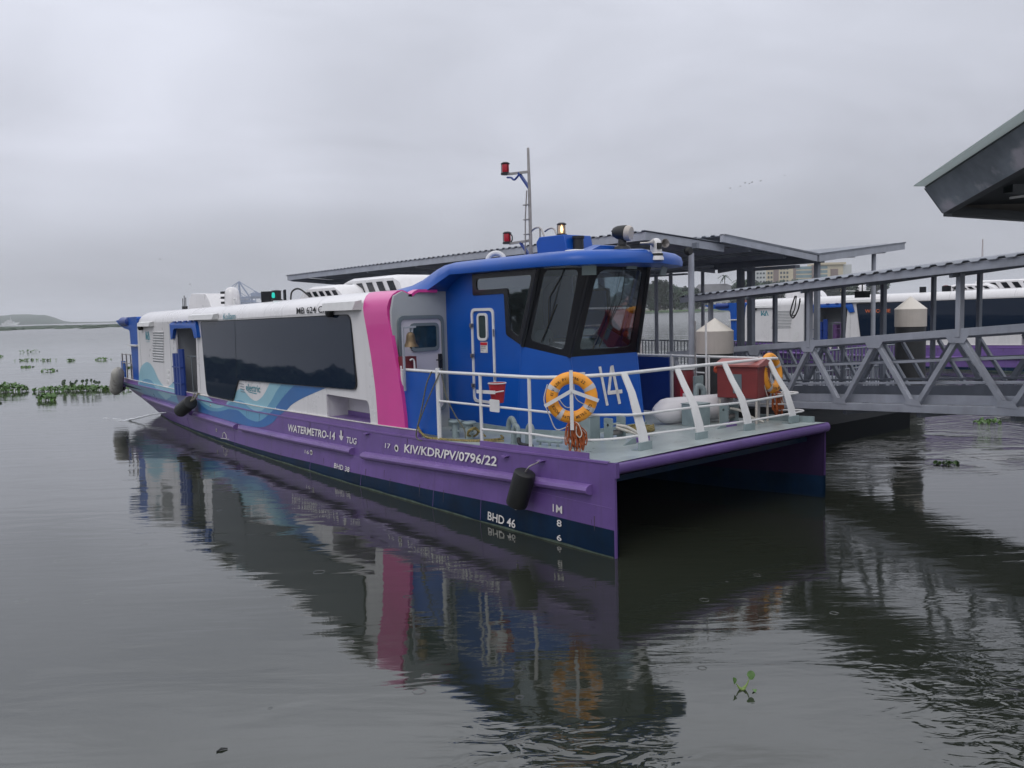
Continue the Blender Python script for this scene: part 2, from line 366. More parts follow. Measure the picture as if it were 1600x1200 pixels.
# coaming strips along the near side, pale weld lines
def strip(x0, x1, z0f, z1f, y, t, n=14):
    m_ = MB(); xs = [x0 + (x1 - x0) * k / n for k in range(n + 1)]
    m_.loft([[(x, y, z0f(x)), (x, y + t, z0f(x)), (x, y + t, z1f(x)), (x, y, z1f(x))] for x in xs]); return m_
strip(-22.3, -4.35, lambda x: zd(x) - .01, lambda x: zd(x) + .125, .022, .06).build('coaming', M['purple2'], ferry)
strip(-2.72, -.47, lambda x: zd(x) - .01, lambda x: zd(x) + .085, .03, .02).build('toe_plate', M['purple2'], ferry)
strip(-22.3, -4.35, lambda x: zd(x) + .118, lambda x: zd(x) + .132, .012, .04).build('coaming_cap', M['letter'], ferry)
strip(-22.3, -.1, lambda x: zd(x) - .012, lambda x: zd(x) + .012, -.014, .05, 24).build('sheer_strake', M['purple2'], ferry)
strip(-1.2, -.15, lambda x: zd(x), lambda x: zd(x) + .1, BW - .1, .03).build('toe_plate', M['gear'], ferry)
b = MB()
for k in range(3):
    zz = lambda x: interp(x, ZP) + .28
    pass
seam = MB()
xs = [-.05 - 22 * k / 40 for k in range(41)]
seam.tube([(x, sideY(x, .30 + interp(x, ZP)) - .001, .30 + interp(x, ZP) * .9) for x in xs], .0045, 5)
for x in (-3.8, -8.1, -12.3, -16.2, -2.6, -6.05):
    z1 = .30 + interp(x, ZP) * .9
    seam.tube([(x, sideY(x, z1) - .001, z1), (x, sideY(x, .02) - .001, .02)], .0035, 5)
seam.build('weld_seam', M['purple2'], ferry)
b = MB(); rr2 = random.Random(21)
for k in range(26):
    x = rr2.uniform(-18, -.3); z0 = interp(x, ZP) + rr2.uniform(.02, .16) if k % 3 else zd(x) - .03; L_ = rr2.uniform(.06, .2); w_ = rr2.uniform(.004, .011)
    z1 = max(z0 - L_, .04); b.add([(x - w_, sideY(x, z0) - .004, z0), (x + w_, sideY(x, z0) - .004, z0), (x + w_ * .3 + .004, sideY(x, z1) - .004, z1), (x - w_ * .3 + .004, sideY(x, z1) - .004, z1)], [(0, 1, 2, 3)])
tag(b.build('grime_streak', mat('grime_weep', (.07, .05, .07), .7, var=.5, scale=20), ferry, recalc=False), kind='stuff')
# rubbing rails
def rail_seg(x0, x1, zf):
    n = 10; xs_ = [x0 + (x1 - x0) * k / n for k in range(n + 1)]
    m_ = MB(); rings = []
    for x in xs_:
        z = zf(x); y = sideY(x, z)
        rings.append([(x, y + .01, z + .065), (x, y - .05, z + .06), (x, y - .095, z + .035), (x, y - .11, z), (x, y - .095, z - .035), (x, y - .05, z - .06), (x, y + .01, z - .065)])
    m_.loft(rings); return m_.build('rubbing_rail', M['purple2'], ferry)
rz = lambda x: interp(x, [(-21, .62), (-16.5, .54), (-12, .49), (-9, .53), (-6.3, .58), (-6, .55), (-.3, .79)])
rail_seg(-5.98, -.38, rz); rail_seg(-11.8, -6.38, rz); rail_seg(-15.2, -12.1, rz); rail_seg(-20.8, -15.5, rz)

# ---- cabin
ZT = [(-22, 3.2), (-20, 3.26), (-16.3, 3.29), (-12, 3.335), (-7.3, 3.40), (-5.9, 3.415), (-5, 3.42)]
zt = lambda x: interp(x, ZT)
def wallfn(y0, sgn=1): return lambda u, v, w: (u, y0 + w * sgn, v)
outl = [(-20.42, 1.0), (-20.3, 2.0), (-20.22, 2.92), (-13, zt(-13) - .33), (-6.0, zt(-6) - .33), (-5.78, 2.2), (-5.6, 1.0)]
doorh = rpoly([(-16.55, 1.06), (-14.97, 1.06), (-14.85, 2.78), (-16.5, 2.76)], .05)
nicheh = rpoly([(-7.6, 1.08), (-5.93, 1.08), (-5.98, 1.5), (-7.6, 1.52)], [.01, .01, .12, .05])
b = MB(); b.plate(outl, [doorh, nicheh], wallfn(.05), .05); b.build('cabin_side', M['white'], ferry, angle=30)
b = MB(); b.plate(outl, [], wallfn(BW - .1), .05); b.build('cabin_side', M['white'], ferry, angle=30)
def roofsec(x, dz=0., inset=0.):
    z = zt(x) + dz; s = []
    for k in range(8):
        a = PI / 2 * k / 7; s.append((x, .05 + inset + .42 * (1 - math.cos(a)), z - .335 + .335 * math.sin(a)))
    s += [(x, .9, z + .02), (x, 1.6, z + .04)]
    s = [(p[0], p[1], p[2]) for p in s]
    return s + [(x, BW - p[1], p[2]) for p in reversed(s)]
b = MB(); secs = [roofsec(x) for x in (-5.95, -7.3, -9, -12, -16.3, -19.9)]
secs += [roofsec(-20.1, -.02, .01), [(x + .0, y, z) for x, y, z in roofsec(-20.22, -.08, .03)]]
b.loft(secs, False, False)
last = secs[-1]; b.add(list(last), [tuple(range(len(last)))])
b.build('cabin_roof', M['white'], ferry)
b = MB(); b.box((-20.4, .1, 1.0), (-20.28, BW - .1, 2.95)); b.build('aft_bulkhead', M['white'], ferry)
# shadow gap line under the roof edge (a drip rail)
strip(-14.4, -6.1, lambda x: zt(x) - .345, lambda x: zt(x) - .338, .043, .02).build('drip_rail', M['white2'], ferry)
# big tinted window
wpts = [(-14.42, 2.92), (-6.52, 3.0), (-6.36, 1.68), (-12.02, 1.585), (-12.42, 1.085), (-14.15, 1.11)]
b = MB(); b.plate(rpoly(wpts, [.09, .16, .16, .10, .09, .2]), [], lambda u, v, w: (u, -.002 + (v - 1.05) * .021 + w, v), .012); win = b.build('window', M['dkglass'], ferry)
cx_, cy_ = -10.5, 2.1
b = MB(); o_ = rpoly([(cx_ + (x - cx_) * 1.006 , cy_ + (z - cy_) * 1.025) for x, z in wpts], [.1, .17, .17, .08, .1, .2]); b.plate(o_, [], lambda u, v, w: (u, .004 + (v - 1.05) * .021 + w, v), .04); b.build('window_gasket', M['black'], win)
b = MB(); b.plate([(-12.08, 1.6), (-12.065, 1.6), (-12.065, 2.94), (-12.08, 2.94)], [], lambda u, v, w: (u, -.005 + (v - 1.05) * .021 + w, v), .004); b.build('mullion', M['black'], win)
b = MB(); b.plate(rpoly(wpts, .1), [], lambda u, v, w: (u, BW - .049 + w, v), .012); b.build('window', M['dkglass'], ferry)
# niche
b = MB(); b.box((-7.62, .52, 1.0), (-5.9, .56, 1.56)); b.box((-7.66, .1, 1.0), (-7.61, .53, 1.56)); b.box((-5.92, .1, 1.0), (-5.86, .53, 1.56)); b.box((-7.62, .1, 1.53), (-5.9, .53, 1.58))
nn_ = b.build('niche', M['white2'], ferry)
b = MB(); b.box((-7.61, .052, 1.02), (-5.92, .52, 1.085)); b.box((-7.6, .49, 1.085), (-5.93, .515, 1.17)); b.build('niche_floor', M['purple2'], nn_)
# side doorway: lining, hood, folded blue ramp, purple seat frames
b = MB(); b.box((-16.7, 1.5, 1.0), (-14.8, 1.54, 2.85)); b.box((-16.75, .1, 1.0), (-16.6, 1.5, 2.85)); b.box((-14.84, .1, 1.0), (-14.78, 1.5, 2.85)); b.box((-16.7, .1, 2.8), (-14.8, 1.5, 2.85)); b.box((-16.7, .1, 1.0), (-14.8, 1.5, 1.05))
dw = b.build('doorway', M['bulk'], ferry)
b = MB(); b.box((-16.3, 1.47, 1.1), (-15.5, 1.49, 2.3)); b.box((-16.3, 1.47, 2.34), (-15.5, 1.49, 2.7)); b.build('inner_panel', M['inner'], dw)
b = MB()
for (x0, x1) in ((-15.62, -15.3), (-15.22, -14.95)):
    b.tube(smoothpath([(x0, .3, 1.45), (x0, .3, 1.98), (x0 + .05, .3, 2.04), (x1 - .05, .3, 2.04), (x1, .3, 1.98), (x1, .3, 1.45)], 3), .018, 6)
    b.tube([(x0, .3, 1.75), (x1, .3, 1.75)], .014, 6); b.tube([(x0, .3, 1.45), (x1, .3, 1.45)], .014, 6)
b.box((-15.75, .4, 1.06), (-15.55, .75, 1.95)); b.build('seat_frame', mat('violet_seat', (.2, .1, .28), .4), dw)
b = MB()
b.tube([(-15.95, .15, 2.02), (-15.0, .15, 2.04)], .015, 6); b.tube([(-15.62, .15, 2.03), (-15.62, .15, 1.1)], .013, 6); b.build('grab_rail', M['seal'], dw)
b = MB()
for k in range(3):
    x0 = -16.5 + k * .24
    b.loft([[(x0 + .03 * (z < 1.2), -.02, z), (x0 + .05, -.09, z), (x0 + .17, -.09, z), (x0 + .22, -.02, z), (x0 + .22, .03, z), (x0, .03, z)] for z in (.98, 1.3, 1.7, 2.1 + (k == 2) * .12)])
for z in (1.28, 1.72): b.box((-16.5, -.1, z), (-15.8, -.02, z + .035))
b.build('folded_ramp', M['bluedk'], ferry)
b = MB()
def hoodfn(u, v, w): return (u, .055 - w * (1.0 if v < 2.9 else .75), v)
b.plate(rpoly([(-16.70, 2.46), (-16.72, 2.93), (-14.62, 2.965), (-14.5, 2.54), (-14.74, 2.52), (-14.88, 2.78), (-16.40, 2.77), (-16.55, 2.5)], [.03, .07, .1, .02, .02, .1, .12, .02]), [], hoodfn, .09); hd = b.build('door_hood', M['blue'], ferry)
b = MB()
for k in range(4): b.box((-16.3 + k * .45, -.075, 2.935 + .004 * k), (-16.16 + k * .45, -.02, 2.962 + .006 * k))
b.build('hood_slot', M['bluedk'], hd)
# louvre bank
b = MB()
for k in range(12):
    z = 1.81 + k * .075; xs0 = -18.77 + (k / 12) * .2; wd_ = 1.02 if k % 3 else 1.08
    b.add([(xs0, .05, z), (xs0 + wd_, .05, z), (xs0 + wd_, .025, z + .028), (xs0, .025, z + .028), (xs0, .05, z + .034), (xs0 + wd_, .05, z + .034)], [(0, 1, 2, 3), (3, 2, 5, 4)])
b.build('louvre_bank', M['white2'], ferry)
b = MB()
for k in range(12):
    z = 1.81 + k * .075; xs0 = -18.77 + (k / 12) * .2
    b.box((xs0, .044, z - .014), (xs0 + 1.02, .0485, z - .001))
b.build('louvre_gap', M['seal'], ferry)
for k in range(3):
    b = MB(); z = 1.22 + k * .15; b.plate(rrect(-17.62 + .05 * k, z, -17.36 + .05 * k, z + .1, .04, 3), [], wallfn(.05, -1), .01); b.build('vent_cap', M['white2'], ferry)
for x in (-20.02, -17.05, -14.72):
    b = MB(); b.box((x, .0465, 1.15), (x + .006, .0495, zt(x) - .36)); b.build('panel_seam', M['seal'], ferry)
b = MB()
for x in (-18.3, -15.2, -13.0, -10.4, -7.9):
    b.loft([[(x_, p[1], p[2] + .0015) for p in roofsec(x)] for x_ in (x, x + .008)], False, False)
b.build('roof_joint', mat('roof_joint_grey', (.30, .30, .31), .6), ferry, recalc=False)
# eave boxes with cameras
def eavebox(x0, x1, z0, z1):
    m_ = MB(); m_.add([(x0, .05, z0 + .06), (x1, .05, z0 + .06), (x1, .05, z1), (x0, .05, z1), (x0, -.08, z0), (x1 - .12, -.08, z0), (x1 - .02, -.06, z1 - .02), (x0, -.06, z1 - .03), (x0, .05, z0), (x1, .05, z0)],
                 [(4, 5, 6, 7), (7, 6, 2, 3), (5, 9, 2, 6), (4, 8, 9, 5), (4, 7, 3, 8)]); return m_.build('eave_box', M['white2'], ferry, angle=20)
e1 = eavebox(-7.38, -6.08, 3.09, 3.26); e2 = eavebox(-15.0, -13.15, 2.985, 3.13); e3 = eavebox(-19.75, -18.45, 2.83, 2.97)
for e_, x, z in ((e1, -7.2, 3.06), (e3, -19.65, 2.8)):
    b = MB(); b.lathe([(0, -.09), (.05, -.085), (.075, -.05), (.085, 0), (.085, .03), (0, .04)], (x, -.01, z), 12); b.build('dome_camera', M['rubber'], e_)
# pink band over the front end of the cabin
sec = [(.03, 1.02, -5.65, -4.76), (.03, 1.35, -5.66, -4.78), (.03, 1.7, -5.69, -4.84), (.03, 2.0, -5.74, -4.92), (.03, 2.3, -5.8, -5.0), (.03, 2.65, -5.89, -5.1), (.03, 3.0, -5.99, -5.2), (.045, 3.12, -6.03, -5.22), (.08, 3.24, -6.06, -5.2), (.14, 3.33, -6.08, -5.18), (.22, 3.385, -6.1, -5.16),
       (.30, 3.40, -6.05, -5.14), (.36, 3.375, -5.75, -5.12), (.41, 3.335, -5.45, -5.1), (.455, 3.33, -5.3, -5.1), (.50, 3.375, -5.26, -5.08), (.57, 3.405, -5.24, -5.07), (.75, 3.405, -5.22, -5.05), (.93, 3.395, -5.2, -5.03)]
rings = []
for i, (y, z, xa, xf) in enumerate(sec):
    a_ = sec[max(i - 1, 0)]; c_ = sec[min(i + 1, len(sec) - 1)]; t_ = Vector((c_[0] - a_[0], c_[1] - a_[1])).normalized(); n_ = Vector((t_.y, -t_.x))   # inward normal (y, z)
    th = .07 if z < 3.2 else .05
    rings.append([(xa, y, z), (xf, y, z), (xf - .0, y + n_.x * th, z + n_.y * th), (xa, y + n_.x * th, z + n_.y * th)])
b = MB(); b.loft(rings); b.build('pink_band', M['pink'], ferry, angle=40)
rings = [[(x, BW - y, z) for x, y, z in r_] for r_ in rings]
b = MB(); b.loft(rings); b.build('pink_band', M['pink'], ferry, angle=40)
# bulkheads beside the wheelhouse
for far in (0, 1):
    fy = (lambda y: BW - y) if far else (lambda y: y)
    b = MB()
    b.plate([(.06, .98), (1.25, .98), (1.25, 3.7), (.9, 3.42), (.55, 3.37), (.42, 3.32), (.28, 3.38), (.12, 3.3), (.06, 3.05)], [], lambda u, v, w: (-5.16 + w, fy(u), v), .06)
    b.build('bulkhead', M['bulk'], ferry)
    b = MB(); b.plate(rrect(.15, 1.32, 1.06, 2.97, .13), [rrect(.20, 1.37, 1.01, 2.91, .10)], lambda u, v, w: (-5.1 + w, fy(u), v), .05); b.build('door_frame', M['seal'], ferry)
    b = MB(); b.plate(rrect(.20, 1.37, 1.01, 2.91, .10), [], lambda u, v, w: (-5.1 + w, fy(u), v), .025); dr = b.build('cabin_door', M['door'], ferry)
    b = MB(); b.plate(rrect(.38, 2.36, .95, 2.84, .09), [rrect(.43, 2.42, .90, 2.79, .05)], lambda u, v, w: (-5.075 + w, fy(u), v), .03); b.build('porthole_frame', M['seal'], dr)
    b = MB(); b.plate(rrect(.43, 2.42, .90, 2.79, .05), [], lambda u, v, w: (-5.07 + w, fy(u), v), .012); b.build('porthole_glass', mat('dark_blue_glass', (.012, .035, .055), .06, var=.5, scale=6), dr)
    b = MB(); b.box((-5.07, min(fy(.93), fy(.99)), 2.05), (-5.04, max(fy(.93), fy(.99)), 2.3)); b.tube([(-5.03, fy(.96), 2.2), (-4.99, fy(.96), 2.2), (-4.99, fy(.84), 2.2)], .012, 6); b.build('handle', M['rubber'], dr)
# blue fairing and wheelhouse roof in one skin
near = {
    -6.15: [(.62, 3.39), (.7, 3.41), (.85, 3.43), (1.0, 3.44), (1.2, 3.45)],
    -5.7: [(.63, 3.38), (.72, 3.43), (.85, 3.49), (1.0, 3.53), (1.2, 3.56)],
    -5.35: [(.66, 3.38), (.74, 3.46), (.85, 3.57), (1.0, 3.63), (1.2, 3.67)],
    -5.08: [(.72, 3.37), (.78, 3.47), (.86, 3.64), (.98, 3.74), (1.2, 3.79)],
    -4.88: [(.83, 3.50), (.85, 3.60), (.89, 3.72), (1.0, 3.80), (1.2, 3.83)],
    -4.6: [(.90, 3.63), (.885, 3.69), (.92, 3.78), (1.04, 3.835), (1.25, 3.86)]}
rings = []
for x in sorted(near):
    s = near[x]; zt_ = s[-1][1]
    rings.append([(x, y, z) for y, z in s] + [(x, 2.3, zt_ + .03)] + [(x, BW - .05 - y, z) for y, z in reversed(s)])
s0 = near[-4.6]
for x, e_, dz, bz in ((-3.8, 0, 0, 0), (-3.0, 0, 0, 0), (-2.6, .01, 0, 0), (-2.3, .04, 0, 0), (-2.05, .10, -.003, 0), (-1.85, .2, -.006, 0), (-1.7, .36, -.012, .003), (-1.6, .56, -.02, .008), (-1.53, .82, -.035, .015), (-1.49, 1.1, -.055, .03)):
    r_ = []
    for y, z in s0:
        k = (y - .885) * (1 + .6 * e_)
        r_.append((x, min(.885 + e_ + k, 2.28), z + (dz if z > 3.7 else bz)))
    rings.append(r_ + [(x, 2.3, 3.89 + dz)] + [(x, BW - .05 - p[1], p[2]) for p in reversed(r_)])
b = MB(); b.loft(rings); roof = b.build('wheelhouse_roof', M['blue'], ferry, angle=50)
for c_, a_ in (((-1.93, 1.52), -40), ((-1.86, 3.08), 20), ((-1.86, 2.35), 0)):
    b = MB(); mt = Matrix.Translation((c_[0], c_[1], 3.57 if a_ else 3.62)) @ Matrix.Rotation(R(a_), 4, 'Z') @ Matrix.Rotation(R(14), 4, 'Y'); hh_ = .075 if a_ else .03
    b.box((-.012, -.105, -hh_), (.012, .105, hh_), mt); b.build('roof_floodlight', M['mirror'], roof)

# ---- wheelhouse
CY = 2.28
def mir(p): return (p[0], 2 * CY - p[1], p[2])
C1b, C1s, C1t = (-3.2, 1.15, 1.15), (-3.05, 1.15, 2.45), (-2.6, 1.15, 3.68)
C2b, C2s, C2t = (-2.22, 1.56, 1.15), (-2.4, 1.52, 2.28), (-2.0, 1.65, 3.68)
def quadfn(bl, br, tr, tl, flip=1):
    bl, br, tr, tl = map(Vector, (bl, br, tr, tl)); n_ = (br - bl).cross(tl - bl).normalized() * flip
    return lambda u, v, w: (bl * (1 - u) + br * u) * (1 - v) + (tl * (1 - u) + tr * u) * v + n_ * w
band = [(-4.3, 3.64), (-4.3, 3.27), (-3.47, 3.28), (-3.44, 2.63), (-3.05, 2.46), (-2.625, 3.64)]
ghole = rpoly([(-4.2, 3.54), (-4.2, 3.355), (-3.37, 3.36), (-3.34, 2.70), (-3.12, 2.60), (-2.77, 3.54)], [.07, .07, .05, .06, .05, .08])
bh = [(-4.27, 3.62), (-4.27, 3.30), (-3.44, 3.31), (-3.41, 2.655), (-3.07, 2.51), (-2.68, 3.62)]
glass = []
for far in (0, 1):
    ym = (lambda y: 2 * CY - y) if far else (lambda y: y)
    b = MB(); b.plate([(-5.1, 1.15), (-3.2, 1.15), (-3.05, 2.45), (-2.6, 3.68), (-5.1, 3.68)], [bh], lambda u, v, w: (u, ym(1.15 + w), v), .05)
    b.build('wheelhouse_side', M['blue'], ferry)
    b = MB(); b.plate(rpoly(band, .04), [ghole], lambda u, v, w: (u, ym(1.138 + w), v), .03); fr_ = b.build('window_surround', M['black'], ferry)
    b = MB(); b.plate(ghole, [], lambda u, v, w: (u, ym(1.155 + w), v), .004); b.build('pane', M['glass'], fr_)
P_ = [(C1b, C1s, C1t, C2b, C2s, C2t), (C2b, C2s, C2t, mir(C2b), mir(C2s), mir(C2t)), (mir(C2b), mir(C2s), mir(C2t), mir(C1b), mir(C1s), mir(C1t))]
for i, (ab, as_, at, bb, bs, bt) in enumerate(P_):
    b = MB(); b.plate([(0, 0), (1, 0), (1, 1), (0, 1)], [], quadfn(ab, bb, bs, as_, -1), .04); b.build('wheelhouse_front', M['blue'], ferry)
    inn = [(.12, .09), (.86, .06), (.78, .93), (.12, .93)] if i == 0 else ([(.12, .07), (.88, .07), (.90, .93), (.12, .93)] if i == 1 else [(.14, .06), (.88, .09), (.88, .93), (.22, .93)])
    q = quadfn(as_, bs, bt, at, -1)
    hole = rpoly(inn, [.07, .07, .08, .16 if i == 1 else .08])
    b = MB(); b.plate([(0, 0), (1, 0), (1, 1), (0, 1)], [hole], q, .035); fr_ = b.build('windscreen_frame', M['black'], ferry)
    b = MB(); b.plate(hole, [], lambda u, v, w, q=q: q(u, v, w + .012), .004); b.build('pane', M['glass'], fr_)
    # wiper
    tp, bt_ = q(.55, .97, -.05), q(.45, .30, -.03)
    b = MB(); b.tube([tp, q(.56 if i else .35, .62, -.06), bt_], .006, 5); b.tube([q(.5, .97, -.05), bt_], .004, 5); b.tube([q(.52, .55, -.03), q(.38, .1, -.03)], .009, 5); b.build('wiper', M['rubber'], fr_)
# corner posts closing the facets
for p, q in ((C1s, C1t), (C2s, C2t), (mir(C2s), mir(C2t)), (mir(C1s), mir(C1t))):
    b = MB(); b.tube([p, q], .035, 8); b.build('window_pillar', M['black'], ferry)
for p, q in ((C1b, C1s), (C2b, C2s), (mir(C2b), mir(C2s)), (mir(C1b), mir(C1s))):
    b = MB(); b.tube([(p[0] - .03, p[1] + (.03 if p[1] < CY else -.03), p[2]), (q[0] - .03, q[1] + (.03 if p[1] < CY else -.03), q[2])], .035, 8); b.build('corner_post', M['blue'], ferry)
foot = [(-5.12, 1.12), (-3.22, 1.12), (-2.19, 1.54), (-2.19, 2 * CY - 1.54), (-3.22, 2 * CY - 1.12), (-5.12, 2 * CY - 1.12)]
b = MB(); b.plate(foot, [], lambda u, v, w: (u, v, w), 0.0)
b = MB(); b.loft([[(x, y, z) for x, y in foot] for z in (.95, 1.155)]); b.build('wheelhouse_coaming', M['gear'], ferry)
# lining
b = MB(); b.box((-5.05, 1.25, 1.16), (-5.02, 3.3, 2.35)); b.box((-5.05, 1.25, 2.35), (-5.02, 1.75, 3.6)); b.box((-5.05, 2.9, 2.35), (-5.02, 3.3, 3.6)); b.box((-5.05, 1.75, 3.35), (-5.02, 2.9, 3.6)); b.box((-5.0, 1.2, 3.62), (-2.1, 3.35, 3.65)); b.build('wheelhouse_lining', M['inner'], ferry)
b = MB(); b.loft([[(-2.55, y, 2.18), (-3.0, y, 2.28), (-3.25, y, 2.22), (-3.25, y, 1.2), (-2.6, y, 1.2)] for y in (1.5, 3.0)]); cons = b.build('helm_console', mat('console_grey', (.36, .42, .42), .5), ferry)
b = MB(); b.box((-3.1, 1.75, 2.3), (-3.05, 2.1, 2.55)); b.box((-3.1, 2.35, 2.3), (-3.05, 2.7, 2.52)); b.build('screen', M['black'], cons)
b = MB(); b.loft([[(x, y, z) for x, y, z in ((-3.95, 2.05 + e_, z_), (-3.85, 2.05 + e_, z_), (-3.85, 2.55 - e_, z_), (-3.95, 2.55 - e_, z_))] for z_, e_ in ((1.75, .04), (2.2, 0), (2.6, .03), (2.68, .1))]); b.box((-3.95, 2.05, 1.68), (-3.45, 2.55, 1.78)); b.tube([(-3.7, 2.3, 1.15), (-3.7, 2.3, 1.7)], .05, 8); b.build('helm_seat', mat('seat_grey', (.22, .26, .27), .5), ferry, bevel=.02)
# wheelhouse door on the near side
dk = lambda u, v, w: (u, 1.15 - w, v)
b = MB(); b.plate(rrect(-4.36, 1.5, -3.74, 3.06, .11), [rrect(-4.315, 1.545, -3.785, 3.015, .085)], dk, .02); wd = b.build('wheelhouse_door', M['white2'], ferry)
b = MB(); b.plate(rrect(-4.19, 2.53, -3.91, 2.98, .09), [rrect(-4.15, 2.57, -3.95, 2.94, .05)], dk, .025); b.build('porthole_frame', M['white2'], wd)
b = MB(); b.plate(rrect(-4.15, 2.57, -3.95, 2.94, .05), [], dk, .01); b.build('porthole_glass', mat('dull_green_glass', (.03, .05, .05), .08, var=.2), wd)
b = MB(); b.box((-4.13, 1.143, 2.33), (-3.94, 1.149, 2.51)); sg = b.build('door_sign', M['letter'], wd)
b = MB(); b.box((-4.125, 1.139, 2.455), (-3.945, 1.1425, 2.5)); b.build('sign_header', M['letterr'], sg)
for k, s_ in enumerate(('AUTHORISED', 'PERSONNEL', 'ONLY')):
    text(s_, .02, M['letterb'], wd, (-4.11, 1.14, 2.425 - k * .033), (1, 0, 0), (0, 0, 1), width=.13 if k < 2 else .06, t=.002)
for z in (1.75, 2.25, 2.75):
    b = MB(); b.box((-4.38, 1.11, z), (-4.30, 1.135, z + .06)); b.tube([(-4.35, 1.105, z - .02), (-4.28, 1.09, z + .06)], .008, 5); b.build('dog_latch', M['steel'], wd)
b = MB()
for z in (2.6, 1.9): b.tube([(-3.74, 1.12, z), (-3.74, 1.12, z + .12)], .014, 6)
b.build('hinge', M['steel'], wd)
# number on the wheelhouse front
qf = P_[1]; qq = quadfn(qf[0], qf[3], qf[4], qf[1], -1)
def facetpt(u, v): return qq(u, v, -.004)
num = MB()
def stroke(p, q, w_):
    (a, c), (d, e_) = p, q; X_, Y_ = 1.45, 1.14; dx, dy = (d - a) * X_, (e_ - c) * Y_; L_ = math.hypot(dx, dy); nx, ny = -dy / L_ * w_ / 2 / X_, dx / L_ * w_ / 2 / Y_
    num.plate([(a - nx, c - ny), (d - nx, e_ - ny), (d + nx, e_ + ny), (a + nx, c + ny)], [], lambda u, v, w: qq(u, v, -.012 + w), .008)
stroke((.405, .84), (.44, .30), .05); stroke((.585, .84), (.63, .30), .055); stroke((.575, .82), (.485, .47), .05); stroke((.47, .47), (.69, .47), .06)
num.build('lettering', M['letter'], ferry, smooth=False)

# ---- mast, lamps and gear on the roofs
b = MB(); b.tube([(-4.15, 2.3, 3.85), (-4.15, 2.3, 5.0), (-4.16, 2.3, 5.76)], [.03, .028, .022], 10); mast = b.build('mast', M['steel'], ferry)
b = MB(); b.tube([(-4.25, 2.25, 3.85), (-4.23, 2.26, 4.6), (-4.2, 2.28, 5.05)], .012, 6)
for z in (4.3, 4.55, 4.8): b.box((-4.27, 2.24, z), (-4.13, 2.31, z + .015))
b.build('cable_conduit', M['steel'], mast)
b = MB(); b.bar((-4.15, 2.3, 5.36), (-4.72, 2.3, 5.40), .04, .04); b.bar((-4.15, 2.3, 4.20), (-4.72, 2.3, 4.19), .04, .04); b.build('lamp_arm', M['steel'], mast)
b = MB(); b.bar((-4.15, 2.3, 5.08), (-4.42, 2.3, 5.38), .05, .035); b.bar((-4.15, 2.3, 3.9), (-4.42, 2.3, 4.18), .05, .035)
b.tube(smoothpath([(-4.4, 2.28, 5.34), (-4.5, 2.26, 5.27), (-4.6, 2.27, 5.32), (-4.72, 2.28, 5.34)], 4), .018, 6); b.build('lamp_brace', M['bluedk'], mast)
def lantern(x, y, z, lens, par, s=1.):
    m_ = MB(); m_.lathe([(0, z - .03 * s), (.085 * s, z - .03 * s), (.085 * s, z), (.06 * s, z + .012 * s), (0, z + .012 * s)], (x, y, 0), 14)
    m_.lathe([(0, z + .15 * s), (.075 * s, z + .15 * s), (.08 * s, z + .165 * s), (.05 * s, z + .185 * s), (0, z + .185 * s)], (x, y, 0), 14)
    for k in range(3):
        a = k * 2.1; m_.tube([(x + .072 * s * math.cos(a), y + .072 * s * math.sin(a), z), (x + .072 * s * math.cos(a), y + .072 * s * math.sin(a), z + .16 * s)], .006 * s, 5)
    lb = m_.build('lantern', M['rubber'], par)
    m_ = MB(); m_.lathe([(.058 * s, z + .01 * s), (.064 * s, z + .03 * s), (.064 * s, z + .13 * s), (.058 * s, z + .152 * s)], (x, y, 0), 16); m_.build('lens', lens, lb)
    return lb
lantern(-4.79, 2.3, 5.43, M['redlens'], mast); lb2 = lantern(-4.79, 2.3, 4.22, M['redlens'], mast)
b = MB(); b.tube(smoothpath([(-4.72, 2.3, 4.36), (-4.66, 2.3, 4.33), (-4.65, 2.3, 4.26), (-4.68, 2.3, 4.22)], 4), .012, 6); b.build('lamp_cable', M['rubber'], lb2)
b = MB()
for y in (2.3, 2.6): b.tube(smoothpath([(-4.12, y, 4.36), (-4.0, y, 4.40), (-3.88, y, 4.38), (-3.8, y, 4.25), (-3.62, y, 3.86)], 4), .016, 6)
b.tube([(-3.9, 2.3, 4.38), (-3.9, 2.3, 3.86)], .016, 6); b.build('roof_handrail', M['steel'], ferry)
# white life ring stowed on the roof: only its upper half shows
def torus(c, R_, r_, ax, m_=None, n=28, k=10, f0=0., f1=1.):
    m_ = m_ or MB(); ax = Vector(ax).normalized(); e1_ = ax.orthogonal().normalized() if abs(ax.z) > .9 else ax.cross(Vector((0, 0, 1))).normalized(); e2_ = ax.cross(e1_) * -1
    c = Vector(c); rings_ = []
    for i in range(n if f1 - f0 >= 1 else n + 1):
        a = 2 * PI * (f0 + (f1 - f0) * i / n); d = e1_ * math.cos(a) + e2_ * math.sin(a)
        rings_.append([c + d * (R_ + r_ * math.cos(t)) + ax * r_ * math.sin(t) for t in [2 * PI * j / k for j in range(k)]])
    return m_.loft(rings_, True, False, f1 - f0 >= 1)
b = torus((-4.62, 1.9, 3.86), .15, .045, (.7, -.7, .1)); b.build('roof_ring_fitting', M['white2'], ferry)
